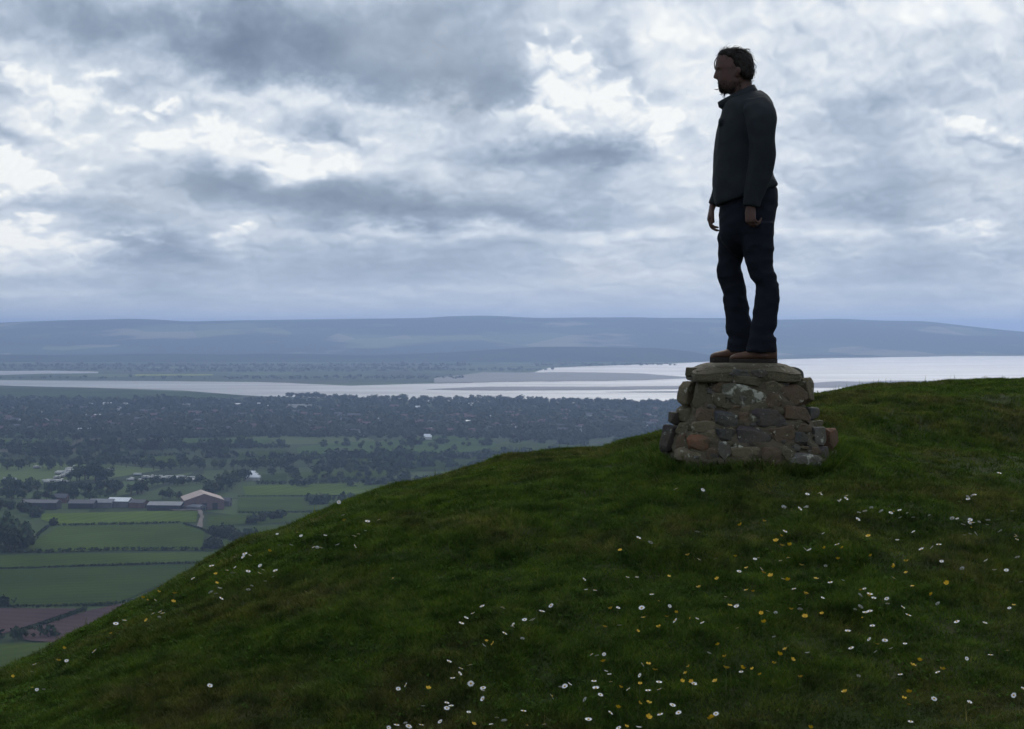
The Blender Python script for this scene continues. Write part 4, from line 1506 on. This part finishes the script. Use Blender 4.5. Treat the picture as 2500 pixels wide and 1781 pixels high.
# remaining sides and back
random.seed(9)
k = 200
for (y0, y1) in ((250, 380), (375, 520), (500, 650), (640, 800), (790, 940), (920, 1080), (1060, 1220)):
    hw, cx = half_w((y0 + y1) / 2)
    ang = math.radians(8) + random.random() * .15
    while ang < math.radians(172):
        w = random.uniform(.11, .20)
        h = (y1 - y0) / ZS * random.uniform(.9, 1.08)
        da = w / hw / 2
        a = ang + da
        c_, s_ = math.cos(a), math.sin(a)
        r = (abs(c_) ** 3 + abs(s_) ** 3) ** (-1 / 3) * hw
        me = stone_mesh(w, h, .13, k, 3.6)
        me.materials.append(ST[random.choice(['tan', 'olive', 'slate', 'brown', 'grey', 'purple'])])
        o = ob('stone', me, plinth)
        o.location = (cx + c_ * (r - .058), s_ * (r - .058), z3z((y0 + y1) / 2) - PZT)
        o.rotation_euler = (random.uniform(-.06, .06), random.uniform(-.06, .06), a + math.pi / 2)
        ang += da * 2 * 1.02
        k += 1
# the rounded capping slab
def cap_mesh(w, h, d, seed):
    me = stone_mesh(w, h, d, seed, cuts=15, lump=0.02, knock=0)
    for v in me.vertices:
        c = v.co
        x, y, z = c.x / w * 2, c.y / d * 2, c.z / h * 2
        r = (abs(x) ** 4 + abs(y) ** 4) ** .25
        if z > 0:
            z *= 1 - 0.85 * (max(0, r - .62) / .4) ** 1.6
        k = 1 + .03 * mnoise.noise(Vector((x * 2, y * 2, 3))) + .02 * mnoise.noise(Vector((x * 5, y * 5, z)))
        rr = max(r, 1e-4)
        s = (abs(x / rr) ** 4 + abs(y / rr) ** 4) ** -.25 if False else 1
        v.co = Vector((x * k * w / 2 * s, y * k * d / 2 * s, z * h / 2 + .004 * mnoise.noise(Vector((x * 3, y * 3, 8)))))
    return me


cap = cap_mesh(0.625, 0.115, 0.58, 901)
cap.materials.append(ST['olive'])
co = ob('capping_stone', cap, plinth)
co.location = ((z3x(512) + z3x(1632)) / 2, 0.0, -0.0575)
# ------------------------------------------------------------------ the person on the plinth
def P3(px, py, y):
    return Vector(((px - 1250) / F * y, y, -(py - HZ) / F * y))


FOOT = P3(1830, 886, DP)


def resample(secs, m):
    """smooth interpolation through rows of numbers"""
    A = np.array(secs, float)
    n = len(A)
    t = np.linspace(0, n - 1, m)
    i = np.clip(np.floor(t).astype(int), 0, n - 2)
    f = (t - i)[:, None]
    p0, p1, p2, p3 = A[np.maximum(i - 1, 0)], A[i], A[i + 1], A[np.minimum(i + 2, n - 1)]
    return 0.5 * ((2 * p1) + (-p0 + p2) * f + (2 * p0 - 5 * p1 + 4 * p2 - p3) * f ** 2 + (-p0 + 3 * p1 - 3 * p2 + p3) * f ** 3)


class Soup:
    def __init__(s):
        s.v, s.f = [], []

    def rings(s, rings):
        b = len(s.v)
        n = len(rings[0])
        for r in rings:
            s.v += [Vector(p) for p in r]
        for j in range(len(rings) - 1):
            for i in range(n):
                s.f.append((b + j * n + i, b + j * n + (i + 1) % n, b + (j + 1) * n + (i + 1) % n, b + (j + 1) * n + i))
        s.f.append(tuple(b + i for i in range(n))[::-1])
        e = b + (len(rings) - 1) * n
        s.f.append(tuple(e + i for i in range(n)))

    def loft(s, secs, m=40, n=28, pw=2.3):
        """secs rows: front px, front py, back px, back py, depth y, half width"""
        rs = []
        for (fx, fy, bx, by, y, hw) in resample(secs, m):
            a, b = P3(fx, fy, y), P3(bx, by, y)
            c, d = (a + b) / 2, (a - b) / 2
            ring = []
            for i in range(n):
                th = 6.283185 * i / n
                cs, sn = math.cos(th), math.sin(th)
                e = 2 / pw
                ring.append(c + d * math.copysign(abs(cs) ** e, cs) + Vector((0, hw, 0)) * math.copysign(abs(sn) ** e, sn))
            rs.append(ring)
        s.rings(rs)

    def tube(s, pts, m=16, n=10):
        """pts rows: x y z radius"""
        R = resample(pts, m)
        rs = []
        prev = None
        for j in range(m):
            p = Vector(R[j, :3])
            q = Vector(R[min(j + 1, m - 1), :3]) - Vector(R[max(j - 1, 0), :3])
            q.normalize()
            a = q.orthogonal().normalized() if prev is None else (prev - q * prev.dot(q)).normalized()
            prev = a
            b = q.cross(a)
            rs.append([p + (a * math.cos(6.2832 * i / n) + b * math.sin(6.2832 * i / n)) * R[j, 3] for i in range(n)])
        # rounded ends
        for end, sgn in ((0, -1), (-1, 1)):
            ring = rs[end]
            c = sum(ring, Vector()) / n
            nxt = rs[1] if end == 0 else rs[-2]
            d = (c - sum(nxt, Vector()) / n).normalized()
            r = (ring[0] - c).length
            cap1 = [c + (p - c) * 0.7 + d * r * 0.6 for p in ring]
            cap2 = [c + (p - c) * 0.2 + d * r * 0.9 for p in ring]
            if end == 0:
                rs = [cap2, cap1] + rs
            else:
                rs = rs + [cap1, cap2]
        s.rings(rs)

    def ball(s, c, r, n=12):
        rs = []
        for j in range(1, n):
            ph = math.pi * j / n
            rs.append([Vector((c[0] + r[0] * math.sin(ph) * math.cos(6.2832 * i / n), c[1] + r[1] * math.sin(ph) * math.sin(6.2832 * i / n), c[2] - r[2] * math.cos(ph))) for i in range(n)])
        s.rings(rs)

    def fused(s, name, voxel, smooth=2, mat=None, deform=None):
        me = bpy.data.meshes.new(name)
        me.from_pydata([tuple(v - FOOT) for v in s.v], [], s.f)
        me.update()
        bm = bmesh.new()
        bm.from_mesh(me)
        bmesh.ops.recalc_face_normals(bm, faces=bm.faces[:])
        bm.to_mesh(me)
        bm.free()
        o = bpy.data.objects.new(name, me)
        COL.objects.link(o)
        md = o.modifiers.new('remesh', 'REMESH')
        md.mode = 'VOXEL'
        md.voxel_size = voxel
        ms = o.modifiers.new('smooth', 'SMOOTH')
        ms.iterations = smooth
        ms.factor = 0.5
        dg = bpy.context.evaluated_depsgraph_get()
        out = bpy.data.meshes.new_from_object(o.evaluated_get(dg))
        bpy.data.objects.remove(o)
        out.name = name
        if deform:
            cn = [(v.co.copy(), v.normal.copy()) for v in out.vertices]
            cos = np.array([deform(c, n) for c, n in cn], dtype=np.float32)
            out.vertices.foreach_set('co', cos.ravel())
            out.update()
        out.polygons.foreach_set('use_smooth', np.ones(len(out.polygons), dtype=bool))
        out.materials.clear()
        if mat:
            out.materials.append(mat)
        return out


M_SKIN = principled('skin', (.115, .066, .054), 0.55, 0.2, (.09, .05, .042), 30, bump=.0006, bscale=300)
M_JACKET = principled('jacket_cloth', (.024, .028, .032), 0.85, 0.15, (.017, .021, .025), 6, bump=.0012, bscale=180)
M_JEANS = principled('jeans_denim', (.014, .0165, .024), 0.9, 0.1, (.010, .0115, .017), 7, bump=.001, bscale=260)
M_HAIR = principled('hair_brown', (.018, .014, .011), 0.6, 0.2, (.012, .009, .007), 60)
M_BOOT = principled('boot_leather', (.12, .063, .037), 0.6, 0.3, (.08, .042, .028), 18, bump=.001, bscale=90)
M_SOLE = principled('boot_sole', (.035, .028, .024), 0.8, 0.2, (.025, .02, .018), 30)
YN, YF = DP - 0.245, DP + 0.235           # depth of near and far arm
LN, LF = DP - 0.105, DP + 0.105           # depth of near and far leg


def limb_secs(tab, y, hw):
    return [(f, py, b, py, y, hw_ if hw is None else hw) for (py, f, b, hw_) in tab]


def hand(S, wrist, down, palm, thumb, curl, scale=1.0, tcurl=0.5, spread=0.02):
    """palm and five bent fingers; down = along the hand, palm = where the fingers close to, thumb = thumb side"""
    d, p, t = down.normalized(), palm.normalized(), thumb.normalized()
    k = scale
    # palm: loft of flattened rings
    rs = []
    for (s, w, th, off) in ((-.035, .026, .021, 0), (0, .027, .020, 0), (.025, .035, .018, .001), (.055, .041, .017, .002), (.082, .042, .015, .003), (.096, .038, .011, .004)):
        c = wrist + d * s * k + p * off * k
        rs.append([c + t * math.cos(6.2832 * i / 16) * w * k + p * math.sin(6.2832 * i / 16) * th * k for i in range(16)])
    S.rings(rs)
    # thumb base
    S.tube([tuple(wrist + d * .012 * k + t * .020 * k) + (.015 * k,), tuple(wrist + d * .045 * k + t * .040 * k + p * .012 * k) + (.0135 * k,),
            tuple(wrist + d * .075 * k + t * (.050 - .012 * tcurl) * k + p * (.020 + .012 * tcurl) * k) + (.0105 * k,),
            tuple(wrist + d * .100 * k + t * (.048 - .03 * tcurl) * k + p * (.024 + .03 * tcurl) * k) + (.0085 * k,)], 12, 10)
    for j, (off, L, r) in enumerate(((.031, .088, .0094), (.0105, .098, .0098), (-.0105, .092, .0093), (-.031, .072, .0083))):
        c = curl[j]
        base = wrist + d * (.086 - .006 * abs(j - 1.2)) * k + t * off * k + p * .003 * k
        pts = [tuple(base - d * .02 * k) + (r * k,), tuple(base) + (r * k,)]
        pos = base.copy()
        ang = 0.0
        for frac, bend in ((.45, c * .8), (.31, c * 1.0), (.24, c * .7)):
            ang += bend
            dirv = d * math.cos(ang) + p * math.sin(ang) + t * (off * spread * 40)
            pos = pos + dirv.normalized() * L * frac * k
            r *= 0.93
            pts.append(tuple(pos) + (r * k,))
        S.tube(pts, 14, 9)


HEAD = [(122, 1778, 1806, .028), (125, 1768, 1817, .050), (131, 1757, 1825, .064), (140, 1751, 1831, .072), (150, 1748, 1834, .077), (160, 1746.5, 1835, .079), (167, 1745.8, 1834, .079), (172, 1747.5, 1833, .077),
        (180, 1749.5, 1831, .075), (190, 1751, 1829, .073), (198, 1752, 1826, .070), (204, 1754.3, 1822, .066), (208, 1754.3, 1818, .062), (214, 1756.5, 1811, .056), (221, 1757.2, 1803, .046), (226, 1763, 1794, .030)]


def build_body():
    S = Soup()
    yh = DP
    S.loft([(f, py, b, py, yh, hw) for (py, f, b, hw) in HEAD], 60, 36, 2.25)
    # nose
    rs = []
    for (py, tip, hw) in ((168, 1747.5, .007), (174, 1746, .009), (181, 1743.6, .012), (187, 1741.6, .0155), (190.5, 1741.2, .017), (192.6, 1744.5, .016), (194, 1750, .011)):
        a, b = P3(tip, py, yh), P3(1764, py, yh)
        c, d = (a + b) / 2, (a - b) / 2
        rs.append([c + d * math.cos(6.2832 * i / 14) + Vector((0, hw, 0)) * math.sin(6.2832 * i / 14) for i in range(14)])
    S.rings(rs)
    # lips, brow, ears
    S.ball(P3(1757.5, 202.5, yh), (.008, .022, .005))
    S.ball(P3(1757.5, 207.5, yh), (.008, .019, .0055))
    for sg in (-1, 1):
        S.ball(P3(1751.5, 167.5, yh) + Vector((0, sg * .030, 0)), (.010, .022, .006))
        c = P3(1797, 180, yh) + Vector((0, sg * .079, 0))
        S.ball(c, (.017, .010, .031))
        S.ball(c + Vector((0.006, sg * .008, .008)), (.013, .008, .021))
    # neck and trunk
    S.loft([(1782, 198, 1833, 186, yh, .056), (1782, 215, 1835, 200, yh, .056), (1783, 232, 1838, 215, yh, .058), (1781, 250, 1845, 232, yh, .066), (1778, 268, 1858, 250, yh, .10)], 16, 24, 2.1)
    S.loft([(1790, 243, 1866, 238, DP, .10), (1776, 262, 1880, 256, DP, .175), (1766, 300, 1882, 296, DP, .19), (1758, 350, 1878, 350, DP, .18), (1754, 410, 1876, 410, DP, .17), (1756, 470, 1884, 466, DP, .17), (1762, 520, 1888, 515, DP, .17), (1770, 580, 1880, 580, DP, .16)], 30, 28, 2.4)
    # arms
    S.tube([tuple(P3(1855, 268, YN + .05)) + (.055,), tuple(P3(1862, 320, YN)) + (.048,), tuple(P3(1860, 385, YN)) + (.041,), tuple(P3(1848, 440, YN)) + (.037,), tuple(P3(1836, 495, YN)) + (.026,)], 20, 14)
    S.tube([tuple(P3(1830, 268, YF - .05)) + (.055,), tuple(P3(1815, 330, YF)) + (.048,), tuple(P3(1795, 395, YF)) + (.041,), tuple(P3(1768, 450, YF)) + (.036,), tuple(P3(1744, 497, YF)) + (.026,)], 20, 14)
    # hands: near one loosely closed, far one hanging with half-open fingers
    hand(S, P3(1833, 503, YN), Vector((-.06, .02, -1)), Vector((.80, .55, 0)), Vector((-.60, .75, 0)), (.95, 1.0, 1.05, 1.1), 0.98, 1.0)
    hand(S, P3(1739.5, 504, YF), Vector((-.28, -.05, -1)), Vector((.95, -.22, -.15)), Vector((-.15, -1, .05)), (.62, .58, .52, .46), 0.98, 0.35)
    # legs
    for y, tab in ((LF, ((560, 1772, 1824), (640, 1768, 1802), (700, 1770, 1808), (770, 1782, 1820), (850, 1788, 1824), (872, 1788, 1824))), (LN, ((560, 1812, 1878), (640, 1832, 1876), (700, 1854, 1886), (770, 1850, 1886), (850, 1848, 1884), (872, 1848, 1884)))):
        S.loft([(f, py, b, py, y, (b - f) / 2 / 416 * .95) for (py, f, b) in tab], 20, 20, 2.1)
    eyes = [P3(1754, 174.5, yh) + Vector((0, sg * .031, 0)) - FOOT for sg in (-1, 1)]

    def deform(co, no):
        d = Vector((0, 0, 0))
        for e in eyes:
            q = (co - e).length
            d += Vector((.007, 0, 0)) * math.exp(-(q / .014) ** 2)
        return co + d
    return S.fused('person', 0.0042, 3, M_SKIN, deform)


def folds(co, no, amp, sz):
    q = Vector((co.x * sz[0], co.y * sz[1], co.z * sz[2]))
    a = mnoise.noise(q) + 0.5 * mnoise.noise(q * 2.3 + Vector((9, 4, 1)))
    b = 1 - abs(mnoise.noise(q * 0.8 + Vector((3, 7, 5)))) * 2.4
    return co + no * (amp * a * 0.6 + amp * 0.8 * max(b, 0) - amp * 0.3)


def build_jacket():
    S = Soup()
    S.loft([(1786, 236, 1856, 222, DP, .085), (1774, 246, 1871, 231, DP, .135), (1766, 258, 1882, 246, DP, .185), (1763, 270, 1888, 262, DP, .207), (1757, 293, 1892, 290, DP, .215), (1749, 325, 1891, 325, DP, .215),
            (1745.5, 362, 1888, 362, DP, .21), (1742.5, 405, 1887, 398, DP, .205), (1741, 440, 1886, 424, DP, .205), (1741, 468, 1894, 444, DP, .207), (1744, 494, 1897.5, 452, DP, .205), (1748, 503, 1895, 455, DP, .20)], 60, 44, 2.5)
    # near sleeve and far sleeve
    S.loft([(1812, 246, 1872, 236, YN + .09, .06), (1815, 268, 1891, 262, YN + .04, .078), (1822, 300, 1896, 296, YN + .01, .078), (1828, 340, 1894, 336, YN, .072), (1829, 375, 1894, 372, YN, .070), (1826, 405, 1891, 400, YN, .066),
            (1822, 440, 1882, 436, YN, .060), (1818, 470, 1870, 470, YN, .054), (1814, 492, 1859, 494, YN, .048), (1814, 503, 1856, 506, YN, .045)], 44, 26, 2.2)
    S.loft([(1795, 246, 1850, 240, YF - .09, .06), (1788, 270, 1862, 268, YF - .04, .078), (1778, 310, 1850, 312, YF - .01, .078), (1768, 355, 1838, 362, YF, .072), (1757, 395, 1822, 408, YF, .068), (1748, 430, 1804, 448, YF, .062),
            (1739, 465, 1786, 480, YF, .055), (1731, 488, 1768, 500, YF, .048), (1728.5, 497, 1759, 508, YF, .044)], 44, 26, 2.2)
    # chest pocket flap and hem band
    S.ball(P3(1757.5, 300, DP - .07), (.011, .06, .030))

    def deform(co, no):
        return folds(co, no, .0065, (9, 8, 8))
    return S.fused('jacket', 0.0075, 2, M_JACKET, deform)


def build_collar():
    """stand-up collar, open in front: a thick curved band"""
    v, f = [], []
    n = 40
    rows = []
    top_f, top_b = P3(1754, 249, DP), P3(1843, 206, DP)
    bot_f, bot_b = P3(1770, 270, DP), P3(1855, 236, DP)
    for (a, b, hw, s) in ((bot_f, bot_b, .103, 1.0), (top_f.lerp(bot_f, .5) + Vector((-.012, 0, -.004)), top_b.lerp(bot_b, .45) + Vector((.006, 0, 0)), .100, 1.0), (top_f, top_b, .090, 1.0), (top_f, top_b, .090, .90), (bot_f, bot_b, .103, .86)):
        c, d = (a + b) / 2, (a - b) / 2 * s
        ring = []
        for i in range(n):
            th = 6.2832 * i / n
            wob = 1 + .03 * math.sin(th * 3 + 1) + .02 * math.sin(th * 7)
            ring.append(c + d * math.cos(th) * wob + Vector((0, hw * s, 0)) * math.sin(th) * wob)
        rows.append(ring)
    for r in rows:
        v += [p - FOOT for p in r]
    for j in range(len(rows) - 1):
        for i in range(n):
            f.append((j * n + i, j * n + (i + 1) % n, (j + 1) * n + (i + 1) % n, (j + 1) * n + i))
    me = mesh_py('collar', v, f, M_JACKET, True)
    return me


def build_jeans():
    S = Soup()
    S.loft([(1750, 468, 1888, 438, DP, .165), (1752, 486, 1895, 462, DP, .178), (1756, 505, 1899, 487, DP, .185), (1757, 528, 1895, 512, DP, .186), (1757, 552, 1889, 545, DP, .184), (1757, 574, 1888.5, 568, DP, .172), (1764, 594, 1884, 590, DP, .14), (1780, 612, 1872, 612, DP, .09), (1800, 628, 1850, 628, DP, .03)], 36, 36, 2.4)
    far = [(545, 1759, 1835, .088), (577, 1753, 1828, .088), (605, 1753, 1820, .087), (633, 1754, 1813.5, .084), (651, 1749.5, 1809, .081), (672, 1749.5, 1812, .079), (690, 1754, 1817.5, .075), (714, 1764, 1822, .072), (722, 1766, 1823.5, .071),
           (729, 1764, 1824.5, .072), (763, 1770.5, 1829.5, .070), (804, 1772, 1836, .068), (820, 1778, 1838, .066), (828, 1780, 1838, .066), (836, 1775.5, 1838, .070), (852, 1774, 1838, .072), (860, 1774, 1838, .072)]
    near = [(545, 1800, 1889, .090), (577, 1804, 1888, .090), (605, 1811, 1889, .088), (625, 1815.5, 1888.8, .086), (645, 1821, 1887, .083), (663, 1826.5, 1891, .080), (678, 1832, 1895, .078), (690, 1839, 1898, .076), (698, 1844, 1900, .075), (716, 1845, 1902.5, .075),
            (740, 1843, 1904, .074), (769, 1837.5, 1897, .070), (798, 1832, 1896, .068), (815, 1831, 1889, .065), (822, 1830, 1890, .066), (830, 1828, 1896, .070), (848, 1825, 1896.5, .072), (860, 1822, 1896.5, .072)]
    for y, tab in ((LF, far), (LN, near)):
        S.loft([(f, py + (2 if i == len(tab) - 1 else 0), b, py, y, hw) for i, (py, f, b, hw) in enumerate(tab)], 70, 26, 2.2)

    def deform(co, no):
        k = .0060 + .004 * math.exp(-((co.z - .02) / .12) ** 2) + .003 * math.exp(-((co.z - .46) / .08) ** 2)
        return folds(co, no, k, (10, 9, 17))
    return S.fused('trousers', 0.0070, 7, M_JEANS, deform)


def boot(toe, heel, y, yaw, zs):
    """work boot: lofted upper and thick sole; toe and heel as photo columns, zs = row of the ground"""
    S, K = Soup(), Soup()
    L = (heel - toe) / F * y / math.cos(yaw)
    h0 = P3(heel, zs, y)
    fw = Vector((-math.cos(yaw), math.sin(yaw), 0))
    sd_ = Vector((math.sin(yaw), math.cos(yaw), 0))
    rs = []
    for (t, w, top) in ((0.0, .026, .085), (.03, .034, .100), (.15, .038, .112), (.30, .038, .118), (.42, .038, .108), (.55, .042, .082), (.68, .046, .068), (.80, .046, .061), (.90, .040, .055), (.97, .026, .044), (1.0, .012, .034)):
        c = h0 + fw * L * t
        ring = []
        for i in range(20):
            th = 6.2832 * i / 20
            cs, sn = math.cos(th), math.sin(th)
            ring.append(c + sd_ * w * math.copysign(abs(cs) ** .8, cs) + Vector((0, 0, .020 + (top - .020) * .5 + (top - .020) * .5 * math.copysign(abs(sn) ** .85, sn))))
        rs.append(ring)
    S.rings(rs)
    # sole outline
    out = []
    for i in range(36):
        th = 6.2832 * i / 36
        t = .5 - .5 * math.cos(th)
        w = np.interp(t, [0, .05, .2, .45, .65, .8, .93, 1], [.012, .032, .040, .036, .048, .049, .034, .006])
        out.append((t, w if math.sin(th) >= 0 else -w))
    v, f = [], []
    for (z, g) in ((-.006, .97), (.010, 1.0), (.022, 1.0), (.025, .92)):
        for (t, w) in out:
            v.append(h0 + fw * (L * (-.008 + t * 1.016)) + sd_ * w * g + Vector((0, 0, z)) - FOOT)
    for j in range(3):
        for i in range(36):
            f.append((j * 36 + i, j * 36 + (i + 1) % 36, (j + 1) * 36 + (i + 1) % 36, (j + 1) * 36 + i))
    f.append(tuple(range(36))[::-1])
    f.append(tuple(range(108, 144)))
    return S.fused('boot', 0.006, 3, M_BOOT), mesh_py('sole', v, f, M_SOLE)


def strand(v, f, pts, r0, r1):
    R = resample([tuple(p) for p in pts], 7)
    b = len(v)
    for j in range(7):
        p = Vector(R[j])
        r = r0 + (r1 - r0) * j / 6
        t = (Vector(R[min(j + 1, 6)]) - Vector(R[max(j - 1, 0)])).normalized()
        a = t.orthogonal().normalized()
        c = t.cross(a)
        for k in range(3):
            v.append(p + a * math.cos(2.094 * k) * r + c * math.sin(2.094 * k) * r)
    for j in range(6):
        for k in range(3):
            f.append((b + j * 3 + k, b + j * 3 + (k + 1) % 3, b + (j + 1) * 3 + (k + 1) % 3, b + (j + 1) * 3 + k))


def build_hair():
    S = Soup()
    tab = [(118.0, 1783, 1803, .022), (119.5, 1773, 1812, .044), (123.5, 1763, 1822, .064), (130, 1755, 1828, .075), (138, 1756, 1833.5, .084), (146, 1766, 1837, .088), (156, 1773, 1838.5, .091), (168, 1779, 1839.5, .092),
           (178, 1785, 1839.5, .091), (186, 1793, 1838, .087), (192, 1800, 1834, .076), (197, 1806, 1832, .064)]
    S.loft([(f, py, b, py, DP, hw) for (py, f, b, hw) in tab], 40, 36, 2.2)

    def deform(co, no):
        q = Vector((co.x * 40, co.y * 40, co.z * 22))
        return co + no * (.006 * mnoise.noise(q) + .004 * mnoise.noise(q * 2.4))
    cap = S.fused('hair', 0.005, 1, M_HAIR, deform)
    # loose strands over the cap
    rs = random.Random(8)
    v, f = [], []
    c0 = P3(1798, 160, DP) - FOOT
    for k in range(520):
        pv = cap.vertices[rs.randrange(len(cap.vertices))]
        p = pv.co.copy()
        no = pv.normal.copy()
        back = Vector((.5, rs.uniform(-.25, .25), -.85)) if p.z < c0.z + .06 else Vector((.9, rs.uniform(-.4, .4), -.1))
        tang = (back - no * back.dot(no)).normalized()
        L = rs.uniform(.02, .045)
        out = rs.uniform(.001, .007) if rs.random() < .85 else rs.uniform(.008, .02)
        strand(v, f, [p - no * .002, p + tang * L * .5 + no * out, p + tang * L + no * out * rs.uniform(.3, 1.4)], .0016, .0004)
    # soft edge of the hairline
    edge = [p for p in cap.vertices if p.normal.x < -.15 and p.co.x < c0.x + .03]
    for k in range(420):
        p = rs.choice(edge)
        d = Vector((-rs.uniform(.2, .9), rs.uniform(-.3, .3), -rs.uniform(.3, 1))).normalized()
        d = (d - p.normal * d.dot(p.normal) * .8).normalized() * rs.uniform(.008, .022)
        strand(v, f, [p.co, p.co + d * .5 + p.normal * .002, p.co + d], .0014, .0004)
    # wisps blowing over the brow
    for k in range(9):
        y = DP + rs.uniform(-.045, .045)
        j = rs.uniform(-1, 1)
        strand(v, f, [P3(1757, 131, y) - FOOT, P3(1747.5 + j, 145, y) - FOOT, P3(1744 + j, 157, y) - FOOT, P3(1746 + 1.5 * j, 171 + 2 * j, y) - FOOT], .0014, .0006)
    return cap, mesh_py('loose_strands', v, f, M_HAIR)


def build_beard():
    rs = random.Random(2)
    v, f = [], []
    for k in range(260):
        y = DP + rs.gauss(0, .024)
        s = rs.random()
        a = P3(1757 + 12 * s + abs(y - DP) * 260, 214 + 11 * s, y) - FOOT
        d = Vector((-.006 + rs.uniform(-.006, .006), rs.uniform(-.004, .004), -rs.uniform(.008, .022)))
        strand(v, f, [a, a + d * .6, a + d + Vector((rs.uniform(-.006, .004), 0, 0))], .0012, .0004)
    for (pts) in (((1757, 217), (1752, 219.3), (1747, 219.3), (1744.5, 218)), ((1762, 226), (1760, 230), (1757, 231.5)), ((1764, 226), (1763, 233), (1760, 231)), ((1767, 226), (1768, 234), (1765.5, 240)), ((1766, 225), (1767, 232), (1764, 238)), ((1769, 225), (1770, 233), (1769, 241))):
        for q in range(7):
            y = DP + rs.uniform(-.012, .012)
            P = [P3(a + rs.uniform(-.8, .8), b + rs.uniform(-.8, .8), y) - FOOT for a, b in pts]
            strand(v, f, P, .0013, .0005)
    # stubble growing out of the jaw, thicker towards the chin
    top, bot = (P3(1760, 200, DP) - FOOT).z, (P3(1760, 229, DP) - FOOT).z
    xm = (P3(1808, 210, DP) - FOOT).x
    cand = [p for p in body.vertices if bot < p.co.z < top and p.co.x < xm]
    for k in range(1500):
        p = rs.choice(cand)
        t = (top - p.co.z) / (top - bot)
        if rs.random() > .25 + .9 * t:
            continue
        d = (p.normal * .5 + Vector((.15, 0, -.8)) + Vector((rs.uniform(-.3, .3), rs.uniform(-.3, .3), 0))).normalized() * rs.uniform(.005, .012)
        strand(v, f, [p.co, p.co + d * .5 + p.normal * .0012, p.co + d], .0011, .0004)
    return mesh_py('beard', v, f, M_HAIR)


body = build_body()
person = ob('person', body, None, 'person in dark jacket, jeans and brown boots standing on the stone plinth', 'person', loc=tuple(FOOT))
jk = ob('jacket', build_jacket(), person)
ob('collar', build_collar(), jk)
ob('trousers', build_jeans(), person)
for args in ((1732.5, 1842, LF + .02, math.radians(-6), 883.2), (1783, 1897.5, LN - .01, math.radians(8), 887.5)):
    up, so = boot(*args)
    b_ = ob('boot', up, person)
    ob('sole', so, b_)
hr, ls = build_hair()
ho = ob('hair', hr, person)
ob('loose_strands', ls, ho)
ob('beard', build_beard(), person)

# ------------------------------------------------------------------ haze
def build_haze():
    v0, v1 = (-31000, -4200, -HE - 400), (31000, 47500, 115)
    me = box_mesh('haze', v0[0], v1[0], v0[1], v1[1], v0[2], v1[2], None)
    m = bpy.data.materials.new('haze_air')
    m.use_nodes = True
    T = NT(m.node_tree)
    m.node_tree.nodes.remove(m.node_tree.nodes['Principled BSDF'])
    pv = T.new('ShaderNodeVolumePrincipled')
    pv.inputs['Color'].default_value = (.48, .65, 1.0, 1)
    pv.inputs['Density'].default_value = HAZE
    pv.inputs['Anisotropy'].default_value = 0.5
    T.l.new(pv.outputs[0], m.node_tree.nodes['Material Output'].inputs['Volume'])
    me.materials.append(m)
    ob('haze', me, kind='stuff', label='thin blue haze lying over the whole vale', cat='haze')


HAZE = 7.5e-5
build_haze()
